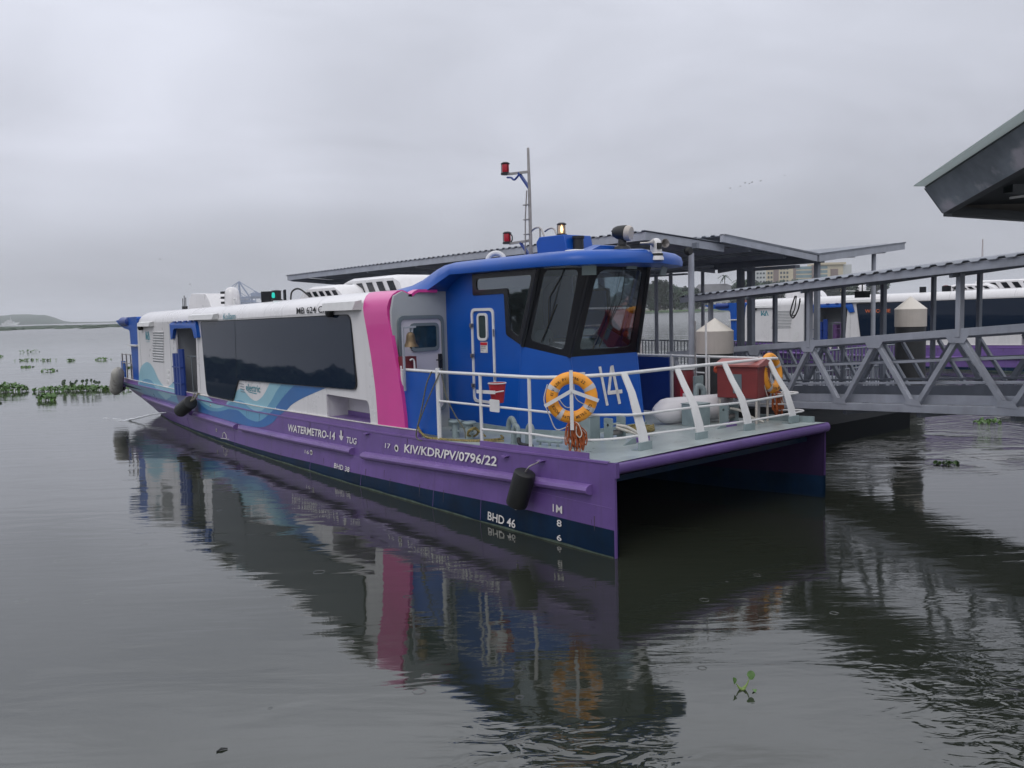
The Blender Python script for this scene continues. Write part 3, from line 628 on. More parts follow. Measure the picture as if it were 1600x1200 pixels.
# blue lamp housing
b = MB(); b.loft([[(-3.62, y0, 3.84), (-3.0, y0, 3.84), (-2.92, y0, 3.95), (-2.98, y0, 4.19), (-3.58, y0, 4.2), (-3.66, y0, 4.12)] for y0 in (2.0, 2.6)]); lh = b.build('lamp_housing', M['blue'], ferry, bevel=.012)
lt = lantern(-3.3, 2.25, 4.23, M['amber'], lh)
b = MB(); b.lathe([(0, 4.25), (.012, 4.26), (.024, 4.30), (.018, 4.34), (0, 4.385)], (-3.3, 2.25, 0), 8); b.build('lamp_flame', M['lampon'], lt)
b = MB(); b.add([(-2.95, 1.95, 3.85), (-2.4, 1.95, 3.85), (-2.4, 2.5, 3.85), (-2.95, 2.5, 3.85), (-2.9, 2.0, 3.96), (-2.6, 2.0, 3.92), (-2.6, 2.45, 3.92), (-2.9, 2.45, 3.96)], [(0, 1, 5, 4), (1, 2, 6, 5), (2, 3, 7, 6), (3, 0, 4, 7), (4, 5, 6, 7)]); b.build('roof_plinth', M['blue'], ferry)
b = MB(); b.lathe([(0, 3.93), (.09, 3.93), (.085, 4.12), (.1, 4.12), (.1, 4.16), (0, 4.16)], (-2.86, 2.2, 0), 12); b.build('roof_vent', M['rubber'], ferry)
# search light
b = MB(); b.lathe([(0, 3.86), (.14, 3.86), (.12, 3.93), (.07, 3.96), (.06, 4.05), (0, 4.05)], (-2.0, 2.3, 0), 14); sl = b.build('searchlight_base', M['rubber'], ferry)
mt_ = Matrix.Rotation(R(20), 3, 'Z') @ Matrix.Rotation(R(8), 3, 'Y')
b = MB(); b.lathe([(0, -.15), (.07, -.14), (.1, -.08), (.115, 0), (.12, .06), (.1, .07)], (-2.0, 2.3, 4.14), 16, 'x', mt_); b.box((-2.2, 2.27, 4.17), (-2.1, 2.33, 4.19)); b.build('searchlight_shell', M['rubber'], sl)
b = MB(); b.lathe([(0, .03), (.1, .03), (.115, .07), (.118, .12), (.1, .15), (0, .155)], (-2.0, 2.3, 4.14), 16, 'x', mt_); b.build('searchlight_lens', M['cream'], sl)
b = MB(); b.add([(-2.45, 1.7, 3.86), (-2.1, 1.7, 3.86), (-2.1, 2.6, 3.86), (-2.45, 2.6, 3.86), (-2.25, 1.95, 3.97), (-2.12, 1.95, 3.95), (-2.12, 2.5, 3.95), (-2.25, 2.5, 3.97)], [(0, 1, 5, 4), (1, 2, 6, 5), (2, 3, 7, 6), (3, 0, 4, 7), (4, 5, 6, 7)]); b.build('searchlight_plinth', M['blue'], ferry)
b = MB(); b.box((-2.55, 1.6, 3.86), (-2.3, 1.9, 3.9)); b.build('roof_hatch', M['white2'], ferry, bevel=.02)
# camera turret and horns on the roof edge
b = MB(); b.lathe([(0, 3.70), (.115, 3.70), (.11, 3.74), (.10, 3.76), (.098, 3.80), (.088, 3.81), (.085, 3.93), (.07, 3.99), (.04, 4.02), (0, 4.03)], (-1.52, 2.52, 0), 18); tu = b.build('camera_turret', M['white'], ferry)
b = MB(); b.lathe([(.103, 3.765), (.103, 3.80)], (-1.52, 2.52, 0), 18); b.box((-1.452, 2.46, 3.86), (-1.425, 2.54, 3.95)); b.build('turret_band', M['rubber'], tu)
for s_, y0 in ((1, 2.72), (-1, 2.28)):
    b = MB(); b.lathe([(.0, 0), (.018, .0), (.018, .1), (.03, .15), (.07, .2), (.06, .2), (0, .12)], (-1.62, y0, 3.95), 14, 'x', Matrix.Rotation(R(-25 if s_ > 0 else 40), 3, 'Z')); b.build('horn', M['steel'], ferry)
# things on the cabin roof
b = MB(); b.loft([[(-18.6 + d, y0, 3.27), (-16.6 - d * .3, y0, 3.27), (-16.75 - d * .3, y0, 3.5), (-17.05, y0, 3.72), (-18.25, y0, 3.76), (-18.5 + d, y0, 3.6)] for y0, d in ((1.1, 0), (1.7, .05))]); ub = b.build('roof_unit', M['white'], ferry, bevel=.02)
b = MB()
for k in range(3): b.box((-18.66 + k * .03, 1.15, 3.36 + k * .1), (-18.52 + k * .03, 1.6, 3.44 + k * .1))
b.build('unit_louvre', M['white2'], ub)
b = MB()
for x, h in ((-18.95, .42), (-19.1, .34), (-18.82, .36)): b.tube([(x, 1.1, 3.25), (x + .03, 1.1, 3.3 + h)], .012, 5); b.box((x - .03, 1.08, 3.32), (x + .04, 1.14, 3.40))
b.build('aerial', M['rubber'], ferry)
b = MB(); b.lathe([(0, 3.28), (.17, 3.28), (.2, 3.3), (.19, 3.6), (.17, 3.72), (.11, 3.79), (0, 3.82)], (-14.6, .95, 0), 16); pd = b.build('siren_pod', M['white'], ferry)
b = MB()
for k in range(3): b.box((-14.8, .72, 3.38 + k * .13), (-14.66, .80, 3.44 + k * .13))
b.build('pod_slot', M['rubber'], pd)
b = MB(); b.tube([(-15.5, .95, 3.55), (-14.8, .95, 3.52)], .014, 5); b.tube([(-14.35, .9, 3.28), (-14.35, .9, 3.5), (-14.2, .9, 3.5)], .03, 6); b.build('pod_pipe', M['white2'], pd)
for x0, dx in ((-11.62, -.22), (-10.95, .42)):
    b = MB(); b.add([(x0, .75, 3.33), (x0 + dx, .6, 3.33), (x0 + dx, .6, 3.60), (x0, .75, 3.60), (x0, .79, 3.33), (x0 + dx, .64, 3.33), (x0 + dx, .64, 3.60), (x0, .79, 3.60)], [(0, 1, 2, 3), (7, 6, 5, 4), (0, 4, 5, 1), (1, 5, 6, 2), (2, 6, 7, 3), (3, 7, 4, 0)])
    sb = b.build('side_light_screen', M['black'], ferry)
b = MB(); b.lathe([(0, 3.38), (.13, 3.38), (.13, 3.4), (.1, 3.41), (.1, 3.58), (.12, 3.6), (0, 3.62)], (-11.28, .74, 0), 12); sn = b.build('side_light', M['rubber'], sb)
b = MB(); b.lathe([(0, 3.43), (.035, 3.44), (.04, 3.49), (.03, 3.55), (0, 3.56)], (-11.22, .635, 0), 8); b.build('side_light_lens', M['green'], sn)
b = MB(); b.tube(smoothpath([(-10.45, .7, 3.36), (-10.4, .72, 3.55), (-10.2, .8, 3.6), (-10.0, .95, 3.42)], 5), .02, 6); b.build('roof_cable', M['rubber'], sb)
def acunit(x0, x1, y0, z1):
    m_ = MB(); m_.loft([[(x0 - .1, yy, 3.40), (x0 + .15, yy, z1 - .04 - e_), (x0 + .4, yy, z1 - e_), (x1 - .25, yy, z1 - e_), (x1, yy, z1 - .1 - e_), (x1 + .15, yy, 3.40)] for yy, e_ in ((y0, .06), (y0 + .12, 0), (y0 + 1.0, 0))])
    a_ = m_.build('air_conditioner', M['white'], ferry, angle=50); g_ = MB()
    n_ = 5; w_ = (x1 - x0 - .35) / n_
    for k in range(n_):
        xx = x0 + .3 + k * w_
        g_.add([(xx, y0 - .014, z1 - .12), (xx + w_ * .55, y0 - .014, z1 - .12), (xx + w_ * .95, y0 - .014, 3.43), (xx + w_ * .4, y0 - .014, 3.43), (xx, y0 + .02, z1 - .12), (xx + w_ * .55, y0 + .02, z1 - .12), (xx + w_ * .95, y0 + .02, 3.43), (xx + w_ * .4, y0 + .02, 3.43)], [(0, 1, 2, 3), (7, 6, 5, 4), (0, 4, 5, 1), (1, 5, 6, 2), (2, 6, 7, 3), (3, 7, 4, 0)])
    g_.build('grille', M['black'], a_)
acunit(-11.0, -9.1, 1.2, 3.66); acunit(-10.1, -7.6, 1.75, 3.80)
b = MB(); b.lathe([(0, 3.4), (.12, 3.4), (.1, 3.46), (.1, 3.62), (.12, 3.64), (0, 3.66)], (-11.3, 2.2, 0), 12); b.build('roof_beacon', M['maroon'], ferry)

# ---- stern: blue arch, rail, tackle
for far in (0, 1):
    fy = (lambda y: BW - y) if far else (lambda y: y)
    b = MB(); b.plate(rpoly([(-22.75, 3.02), (-22.35, 2.88), (-21.7, 2.76), (-21.15, 2.72), (-21.05, 1.05), (-20.42, 1.05), (-20.24, 3.13), (-21.4, 3.12)], [.02, .05, .05, .12, .01, .01, .1, .2]), [], lambda u, v, w: (u, fy(.06 + w), v), .3); b.build('stern_arch', M['blue'], ferry, bevel=.02)
b = MB(); b.box((-22.5, .36, 2.88), (-20.5, BW - .36, 3.05)); b.build('stern_canopy', M['blue'], ferry)
b = MB(); b.lathe([(0, 0), (.13, .0), (.15, .1), (.12, .75), (0, .8)], (-22.0, .08, 2.98), 12, 'x'); b.build('arch_pod', M['bluedk'], ferry)
b = MB(); b.box((-21.2, -.02, 2.22), (-20.3, .14, 2.27)); b.build('arch_step', M['white2'], ferry)
b = MB()
for x in (-22.4, -21.9, -21.4): b.tube([(x, .1, 1.03), (x, .1, 1.95)], .022, 6)
for z in (1.93, 1.65): b.tube([(-22.45, .1, z), (-21.1, .1, z)], .018, 6)
b.build('stern_rail', M['steel'], ferry)
b = MB(); b.box((-22.6, .1, 1.05), (-22.2, .14, 1.7)); b.build('stern_panel', M['blue'], ferry)
b = MB(); b.lathe([(0, 1.05), (.14, 1.05), (.14, 1.75), (.1, 1.85), (0, 1.86)], (-21.7, .35, 0), 12); b.lathe([(0, 1.05), (.1, 1.05), (.1, 1.6), (0, 1.62)], (-21.35, .3, 0), 10); b.build('stern_drum', M['maroon'], ferry)

# ---- painted waves, lying on the hull and cabin skin
def skin(x, z):
    return (sideY(x, z) if z <= zd(x) + .004 else (.02 if z < zd(x) + .13 else .05))
def wave(name, hi, lo, m, d, clamp=None, par=ferry):
    x0 = max(hi[0][0], lo[0][0]); x1 = min(hi[-1][0], lo[-1][0]); n = max(8, int((x1 - x0) / .07)); m_ = MB(); cols = []
    for i in range(n + 1):
        x = x0 + (x1 - x0) * i / n; a = interp(x, lo); c = interp(x, hi)
        if clamp: c = min(c, clamp(x))
        c = max(c, a + .001)
        lv = [zd(x) - .014, zd(x) + .014, zd(x) + .118, zd(x) + .134]
        zs = sorted(set([a, c] + [a + (c - a) * k / 8 for k in range(9)]))
        cols.append([(x, z) for z in zs][:9] + [(x, c)] * max(0, 9 - len(zs)))
    parts = ((lambda x: -9, lambda x: zd(x) - .012, lambda x, z: sideY(x, z) - d), (lambda x: zd(x) + .012, lambda x: zd(x) + .118, lambda x, z: .022 - d), (lambda x: zd(x) + .132, lambda x: 9, lambda x, z: .05 - d))
    for zl, zh, yf in parts:
        prev = None
        for i in range(n + 1):
            x = x0 + (x1 - x0) * i / n; a = max(interp(x, lo), zl(x)); c = interp(x, hi)
            if clamp: c = min(c, clamp(x))
            c = min(c, zh(x)); cur = (x, a, c) if c > a + .002 else None
            if cur is None and prev is not None: cur = (x, (a + c) / 2, (a + c) / 2); stop = True
            else: stop = False
            if prev and cur:
                k = 4; o_ = len(m_.v)
                for q in (prev, cur):
                    for j in range(k + 1): z = q[1] + (q[2] - q[1]) * j / k; m_.v.append((q[0], yf(q[0], z), z))
                for j in range(k): m_.f.append((o_ + j, o_ + k + 1 + j, o_ + k + 2 + j, o_ + j + 1))
            prev = None if stop else cur
    return m_.build(name, m, par, recalc=False)
def smooth2(t, k=5):
    p = smoothpath([(x, z, 0) for x, z in t], k); o = []
    for q in p:
        if not o or q.x > o[-1][0] + 1e-4: o.append((q.x, q.y))
    return o
WA = smooth2([(-14.89, 1.06), (-14.09, 1.03), (-13.76, .94), (-13.39, .91), (-12.95, .94), (-12.69, 1.08), (-12.45, 1.2), (-12.21, 1.31), (-11.93, 1.38), (-11.68, 1.31), (-11.44, 1.21), (-11.14, 1.15), (-10.89, 1.2), (-10.63, 1.32), (-10.38, 1.5), (-10.22, 1.64)]) + [(-7.4, 1.72)]
WB = smooth2([(-14.9, .98), (-14.47, .88), (-13.94, .81), (-13.41, .82), (-12.92, .91), (-12.59, 1.02), (-12.17, 1.1), (-11.84, 1.09), (-11.53, 1.01), (-11.17, .94), (-10.86, .94), (-10.55, 1.03), (-10.24, 1.21), (-9.93, 1.44), (-9.69, 1.58), (-9.58, 1.64)]) + [(-7.4, 1.72)]
WC = smooth2([(-14.95, .95), (-14.49, .78), (-14.03, .72), (-13.42, .74), (-12.98, .80), (-12.62, .86), (-12.07, .87), (-11.79, .81), (-11.45, .73), (-10.95, .71), (-10.59, .79), (-10.22, .96), (-9.85, 1.19), (-9.5, 1.39), (-9.17, 1.55), (-8.96, 1.64)]) + [(-7.4, 1.72)]
WD = smooth2([(-15.2, .62), (-13.5, .59), (-12.25, .57), (-11.34, .57), (-10.6, .62), (-10.07, .76), (-9.78, .93), (-9.49, 1.05), (-9.27, 1.17), (-9.0, 1.27), (-8.48, 1.42), (-7.51, 1.66), (-7.35, 1.70)])
wtop = lambda x: 1.572 if x < -11.9 else 1.585 + (x + 12.02) / 5.66 * .095 - .018
wave('wave_stripe', WA, WB, M['wl'], .003, wtop); wave('wave_stripe', WB, WC, M['wm'], .003, wtop); wave('wave_stripe', WC, WD, M['wd'], .003, wtop)
# the lettered white panel between window and wave shows the cabin colour itself
WE = smooth2([(-20.4, 1.25), (-20.2, 1.5), (-19.95, 1.64), (-19.45, 1.76), (-19.06, 1.72), (-18.71, 1.56), (-18.38, 1.32), (-17.95, 1.14), (-17.6, 1.1), (-17.23, 1.19), (-16.86, 1.32), (-16.62, 1.4)])
WF = smooth2([(-20.4, .98), (-20.2, 1.1), (-20.0, 1.18), (-19.56, 1.25), (-19.07, 1.22), (-18.8, 1.13), (-18.5, 1.0), (-18.0, .93), (-17.3, .90), (-16.62, .92)])
WG = [(-20.4, .70), (-18, .72), (-16.62, .70)]
wave('wave_stripe', WE, WF, M['wl'], .003); wave('wave_stripe', WF, WG, M['wm'], .003)
wave('wave_stripe', [(-20.9, .72), (-20.4, .72), (-16.62, .72), (-15.2, .80)], [(-20.9, .66), (-20.4, .64), (-16.62, .60), (-15.2, .6)], M['wv'], .003)
wave('wave_stripe', [(-16.6, .98), (-15, .97)], [(-16.6, .72), (-15, .7)], M['wv'], .003)
wave('wave_stripe', [(-22.3, 1.04), (-20.4, 1.0)], [(-22.3, .8), (-20.4, .72)], M['wm'], .003)
wave('wave_stripe', [(-18.4, .93), (-17.9, .98), (-17.2, .9)], [(-18.4, .9), (-17.9, .72), (-17.2, .86)], M['wl'], .005)

# ---- writing
UX, UZ = (1, 0, 0), (0, 0, 1)
def hulltext(s, x0, x1, zb, h, slope, bold=.02, m=None, wd_=None):
    y = sideY((x0 + x1) / 2, zb) - .012
    return text(s, h, m or M['letter'], ferry, (x0, y, zb), (1, 0, slope), (0, (sideY(x0, zb + h) - sideY(x0, zb)) / h, 1), width=(x1 - x0), bold=bold)
hulltext('WATERMETRO-14', -9.23, -7.13, .67, .14, .016)
hulltext('TUG', -6.68, -6.30, .70, .11, .02, .01)
hulltext('17', -5.31, -5.14, .76, .08, .02, .005)
hulltext('KIV/KDR/PV/0796/22', -4.70, -2.24, .755, .13, .036, .02)
hulltext('16', -8.36, -8.17, .315, .07, 0, .005)
hulltext('BHD 38', -7.06, -6.47, .20, .09, -.01, .012)
hulltext('BHD 46', -2.42, -1.80, .06, .115, -.02, .012)
hulltext('1M', -1.08, -.90, .40, .10, 0, .01); hulltext('8', -1.0, -.91, .225, .085, 0, .01); hulltext('6', -1.0, -.91, .04, .075, 0, .01)
b = MB(); y = sideY(-6.9, .8) - .012
b.add([(-6.93, y, .90), (-6.87, y, .90), (-6.87, y, .80), (-6.81, y, .80), (-6.90, y, .69), (-6.99, y, .80), (-6.93, y, .80)], [(0, 6, 2, 1), (2, 6, 5, 4, 3)]); b.build('tug_arrow', M['letter'], ferry, recalc=False)
def ringmark(x, z, r, hole=True):
    m_ = MB(); y = sideY(x, z) - .006
    m_.plate([(x + r * math.cos(a), z + r * math.sin(a)) for a in [2 * PI * k / 20 for k in range(20)]], [], lambda u, v, w: (u, y - w, v), .006); o_ = m_.build('outlet_ring', M['letter'], ferry)
    if hole:
        m_ = MB(); m_.plate([(x + r * .55 * math.cos(a), z + r * .55 * math.sin(a)) for a in [2 * PI * k / 16 for k in range(16)]], [], lambda u, v, w: (u, y - .006 - w, v), .003); m_.build('outlet', M['black'], o_)
ringmark(-4.95, .79, .06); ringmark(-8.08, .36, .05); ringmark(-13.6, .26, .04); ringmark(-12.0, .5, .03); ringmark(-13.9, .86, .03)
b = MB(); y = sideY(-13, .15) - .012; b.tube([(-13.12, y, .14), (-13.08, y, .24), (-12.98, y, .27), (-12.88, y, .22), (-12.86, y, .14)], .009, 5); b.tube([(-13.25, y, .10), (-12.7, y, .13)], .008, 5); b.build('load_mark', M['letter'], ferry)
text('MB 624 CP', .125, M['letterb'], ferry, (-8.74, .043, 3.055), (1, 0, .008), (.12, 0, 1), width=1.30, bold=.012)
text('Kollam', .15, M['teal'], ferry, (-12.82, .043, 2.975), (1, 0, .01), (.1, 0, 1), width=.78, bold=.005)
text('electric', .16, M['teal'], ferry, (-11.62, .043, 1.36), (1, 0, 0), UZ, width=.82, bold=.012)
b = MB(); b.plate([(-11.55, 1.325), (-11.05, 1.305), (-11.0, 1.325), (-11.5, 1.342)], [], wallfn(.05, -1), .004); b.build('underline_mark', M['teal'], ferry)
b = MB()
for k in range(4): b.tube([(-12.0 + .02 * k, .04, 1.50 - k * .06), (-11.76 + .02 * k, .04, 1.495 - k * .06)], .008, 5)
b.build('side_vent_slot', M['seal'], ferry)
b = MB()
def st2(pts, w_): 
    for (a, c), (d, e_) in zip(pts, pts[1:]): b.bar((a, .045, c), (d, .045, e_), w_, .006, up=(0, 1, 0))
st2([(-19.33, 2.68), (-19.33, 2.43)], .05); st2([(-19.31, 2.45), (-19.18, 2.68)], .05); st2([(-19.26, 2.56), (-19.14, 2.43), (-19.06, 2.68), (-18.95, 2.43)], .045); st2([(-19.16, 2.56), (-19.06, 2.43)], .04)
b.build('emblem', M['teal'], ferry, smooth=False)
text('WATER METRO', .035, M['teal'], ferry, (-19.3, .043, 2.36), UX, UZ, width=.36)

# ---- bow railing
RT = [(-4.9, .1, 2.09), (-3.86, .1, 2.09), (-2.76, .1, 2.10), (-1.66, .1, 2.11), (-1.25, .16, 2.12), (-.95, .34, 2.135), (-.78, .65, 2.14), (-.74, .95, 2.14), (-.80, 2.1, 2.14), (-.82, 3.2, 2.14), (-.84, 4.35, 2.14), (-.84, 4.62, 2.13)]
RM = [(-3.86, .1, 1.64), (-2.76, .1, 1.65), (-1.66, .1, 1.66), (-1.2, .15, 1.655), (-.8, .3, 1.65), (-.55, .6, 1.64), (-.46, .95, 1.62), (-.5, 2.1, 1.60), (-.5, 3.2, 1.57), (-.52, 4.35, 1.58), (-.55, 4.75, 1.58), (-.7, 4.8, 1.58), (-.85, 4.6, 1.58)]
RL = [(-2.76, .1, 1.30), (-1.66, .1, 1.34), (-1.2, .13, 1.335), (-.75, .28, 1.33), (-.5, .6, 1.34), (-.42, .95, 1.35), (-.42, 2.1, 1.32), (-.42, 3.2, 1.30), (-.42, 4.35, 1.30), (-.45, 4.75, 1.3), (-.6, 4.8, 1.3), (-.8, 4.6, 1.3)]
b = MB(); b.tube(smoothpath(RT[:2], 1) + smoothpath(RT[1:], 5)[1:], .024, 8); b.tube(smoothpath(RM, 5), .017, 8); b.tube(smoothpath(RL, 5), .016, 8)
rail = b.build('bow_railing', M['white2'], ferry)
for x, r_ in ((-4.9, .032), (-3.86, .036), (-2.76, .024), (-1.66, .024)):
    b = MB(); b.tube([(x, .1, zd(x)), (x, .1, 2.15 if r_ > .03 else 2.1)], r_, 8); b.build('rail_post', M['white2'], rail)
for y0, top in ((.95, -.74), (2.1, -.81), (3.2, -.82), (4.35, -.84)):
    b = MB(); prof = [(top, 2.15, .055), (top + .14, 1.9, .062), (-.51, 1.64, .072), (-.42, 1.38, .08), (-.375, 1.15, .088)]
    b.loft([[(x - .0, y0 - w_, z), (x, y0 + w_, z), (x + .02, y0 + w_, z), (x + .02, y0 - w_, z)] for x, z, w_ in prof]); b.build('rail_stanchion', M['white2'], rail)
    b = MB(); b.box((-.385, y0 - .115, 1.14), (-.345, y0 + .115, 1.27)); b.box((-.5, y0 - .115, 1.15), (-.345, y0 + .115, 1.165)); b.build('stanchion_foot', M['gear'], rail)
b = MB(); b.box((-4.86, .09, 1.09), (-3.90, .115, 2.065)); b.build('gate_panel', M['blue'], rail)
b = MB(); b.plate(rrect(-2.5, 1.585, -2.28, 1.76, .02), [], lambda u, v, w: (u, .07 - w, v), .01); b.build('rail_plate', M['white2'], rail)
# far side rail and panel
b = MB(); b.tube([(-4.9, 4.5, 2.12), (-2.9, 4.5, 2.13), (-1.0, 4.55, 2.13)], .022, 8); b.tube([(-2.9, 4.5, 1.85), (-2.2, 4.5, 1.85)], .015, 8)
b.tube([(-1.9, 4.5, 1.33), (-.6, 4.52, 1.42)], .015, 8); b.tube([(-1.9, 4.5, 1.5), (-.6, 4.52, 1.58)], .015, 8)
fr2 = b.build('far_railing', M['white2'], ferry)
for x in (-2.92, -2.1, -1.1):
    b = MB(); b.tube([(x, 4.5, 1.05), (x, 4.5, 2.16)], .03 if x < -2.5 else .02, 8); b.build('rail_post', M['white2'], fr2)
b = MB(); b.box((-4.9, 4.49, 1.1), (-2.98, 4.52, 2.1)); b.build('gate_panel', M['bluedk'], fr2)
# lifebuoy bracket
bc = Vector((-.85, .12, 1.88)); bn = Vector((.72, -.69, 0)).normalized(); bs = Vector((0, 0, 1)).cross(bn).normalized()
def bp(a, c, d=0.): return bc + bs * a + Vector((0, 0, 1)) * c + bn * d
b = MB(); b.bar(bp(0, .36, .09), bp(0, -.40, .09), .045, .012, up=bn); b.bar(bp(0, .10, .10), bp(-.34, -.09, .10), .045, .012, up=bn); b.bar(bp(0, .10, .10), bp(.34, -.03, .10), .045, .012, up=bn); b.box((-.8, .2, 2.1), (-.76, .28, 2.2)); b.build('lifebuoy_bracket', M['white2'], rail)

# ---- deck gear
def bollard(x, y, h=.26, r=.06):
    z = zd(x); m_ = MB(); m_.lathe([(r, z), (r, z + h - .02), (r * 1.75, z + h - .01), (r * 1.85, z + h + .01), (r * 1.5, z + h + .03), (0, z + h + .035)], (x, y, 0), 16)
    m_.tube([(x - r - .06, y, z + h * .45), (x + r + .06, y, z + h * .45)], .016, 6); return m_.build('bollard', M['gear'], ferry)
bollard(-3.80, .36); bollard(-3.42, .36); bollard(-1.35, .62, .1, .07)
def gooseneck(x, y, h, r=.045, dx=.14, hose=False):
    z = zd(x); m_ = MB(); m_.tube(smoothpath([(x, y, z), (x, y, z + h - .08), (x + dx * .2, y, z + h), (x + dx * .5, y, z + h + .03), (x + dx * .8, y, z + h), (x + dx, y, z + h - .08), (x + dx, y, z + h - .16)], 4), r, 10)
    m_.lathe([(0, z), (r * 1.7, z), (r * 1.7, z + .02), (r, z + .02)], (x, y, 0), 12); g_ = m_.build('vent_pipe', M['gear'], ferry)
    if hose:
        m_ = MB(); m_.tube(smoothpath([(x + dx, y, z + h - .15), (x + dx + .02, y - .02, z + .1), (x + dx + .1, y - .05, z + .04), (x + dx + .35, y - .05, z + .035)], 5), .03, 8); m_.build('hose', M['rubber'], g_)
gooseneck(-2.55, .55, .33, .04, -.14); gooseneck(-2.42, .42, .26, .035, .12, True); gooseneck(-2.2, .5, .27, .035, .12)
def gbox(x, y, w_, d_, h, nm='deck_locker', m=None, rot=0):
    z = zd(x); m_ = MB(); mt = Matrix.Translation((x, y, z)) @ Matrix.Rotation(rot, 4, 'Z'); m_.box((-w_ / 2, -d_ / 2, .02), (w_ / 2, d_ / 2, h), mt); m_.box((-w_ / 2 - .01, -d_ / 2 - .01, h), (w_ / 2 + .01, d_ / 2 + .01, h + .015), mt); o_ = m_.build(nm, m or M['gear'], ferry, bevel=.008)
    m_ = MB(); m_.box((-w_ / 2 + .03, -d_ / 2 + .03, -.0), (w_ / 2 - .03, d_ / 2 - .03, .025), mt); m_.build('locker_foot', M['rubber'], o_); return o_
gbox(-1.72, 1.22, .28, .26, .38, rot=.2); gbox(-1.52, 3.42, .30, .34, .36)
def chock(x, y):
    z = zd(x)
    m_ = MB()
    for dy in (-.13, .13): m_.plate(rrect(-.09, 0, .09, .34, .02), [], lambda u, v, w: (x + u * .9, y + dy + w, z + v), .025)
    m_.tube([(x, y - .13, z + .24), (x, y + .15, z + .24)], .02, 8); o_ = m_.build('fairlead', M['gear'], ferry)
    m_ = MB(); m_.tube([(x, y - .1, z + .12), (x, y + .13, z + .12)], .04, 10); m_.build('roller', M['steel'], o_)
chock(-1.45, 1.5); chock(-1.25, 3.9)
for x, y in ((-.75, 1.35), (-.75, 3.35)):
    z = zd(x); m_ = MB()
    m_.add([(x - .14, y - .3, z), (x - .14, y - .02, z), (x - .14, y - .02, z + .09), (x - .14, y - .1, z + .09), (x - .12, y - .3, z), (x - .12, y - .02, z), (x - .12, y - .02, z + .09), (x - .12, y - .1, z + .09)], [(0, 1, 2, 3), (7, 6, 5, 4), (3, 2, 6, 7), (0, 3, 7, 4), (1, 5, 6, 2)])
    o_ = m_.build('hatch_cheek', M['gear'], ferry)
    m_ = MB(); m_.box((x + .05, y + .1, z + .002), (x + .2, y + .35, z + .02)); m_.build('hatch_plate', M['gear'], ferry)
    m_ = MB(); m_.box((x + .03, y + .4, z + .002), (x + .18, y + .62, z + .02)); m_.build('hatch_plate', M['gear'], ferry)
    m_ = MB(); m_.box((x - .2, y + .01, z + .003), (x - .16, y + .3, z + .08)); m_.build('hatch_side', M['purple2'], o_)
b = MB(); b.tube([(-2.05, .55, 1.15), (-1.6, .62, 1.17)], .02, 8)
for x in (-2.0, -1.8, -1.62): b.tube([(x, .56, 1.08), (x, .56, 1.15)], .02, 6)
b.build('deck_pipe', M['gear'], ferry)
b = MB(); b.tube(smoothpath([(-1.9, 3.9, 1.1), (-1.9, 3.9, 1.6), (-1.88, 3.95, 1.68), (-1.84, 4.02, 1.62), (-1.84, 4.02, 1.45)], 4), .05, 10); b.build('vent_pipe', M['gear'], ferry)
b = MB(); b.box((-1.98, 3.93, 1.62), (-1.94, 4.15, 1.84)); pb = b.build('pipe_plate', M['gear'], ferry)
for x, y in ((-2.15, 4.2), (-2.0, 4.3)):
    b = MB(); b.tube([(x, y, 1.12), (x, y, 2.75)], .013 if x < -2.1 else .017, 6); b.build('flag_staff', M['steel'] if x < -2.1 else M['white2'], ferry)
# ship's bell on a bracket
b = MB(); b.bar((-4.72, .03, 1.75), (-4.72, .03, 2.78), .03, .03); b.bar((-4.72, .02, 2.775), (-4.72, .27, 2.785), .04, .03); b.bar((-4.72, .22, 2.78), (-4.72, .2, 2.70), .02, .02); bb = b.build('bell_bracket', M['galv'], ferry)
b = MB(); b.lathe([(0, 2.70), (.03, 2.70), (.06, 2.675), (.07, 2.64), (.075, 2.58), (.09, 2.52), (.125, 2.475), (.13, 2.462), (.11, 2.47), (0, 2.5)], (-4.72, .17, 0), 24); b.build('bell', M['brass'], bb)
b = MB(); b.lathe([(0, 2.43), (.018, 2.44), (.02, 2.455), (.01, 2.5), (0, 2.5)], (-4.72, .17, 0), 8); b.build('clapper', M['rubber'], bb)
b = MB(); b.box((-4.98, .08, 2.1), (-4.8, .32, 2.3)); b.build('alarm_box', M['maroon'], ferry)
b = MB(); b.tube(smoothpath([(-4.75, .16, 2.24), (-4.74, .2, 2.26), (-4.74, .235, 2.22), (-4.74, .24, 2.08)], 4), .015, 8); b.build('alarm_pipe', M['white2'], ferry)
# bucket bracket plate, lashing eyes on the hull
for x, z in ((-1.30, 1.03), (-2.05, 1.0), (-5.95, .93)):
    b = MB(); b.plate([(x - .07, z + .01), (x + .06, z + .012), (x + .0, z - .02)], [], lambda u, v, w: (u, .0 - w * 1., v), .07); b.build('lashing_eye', M['purple2'], ferry)

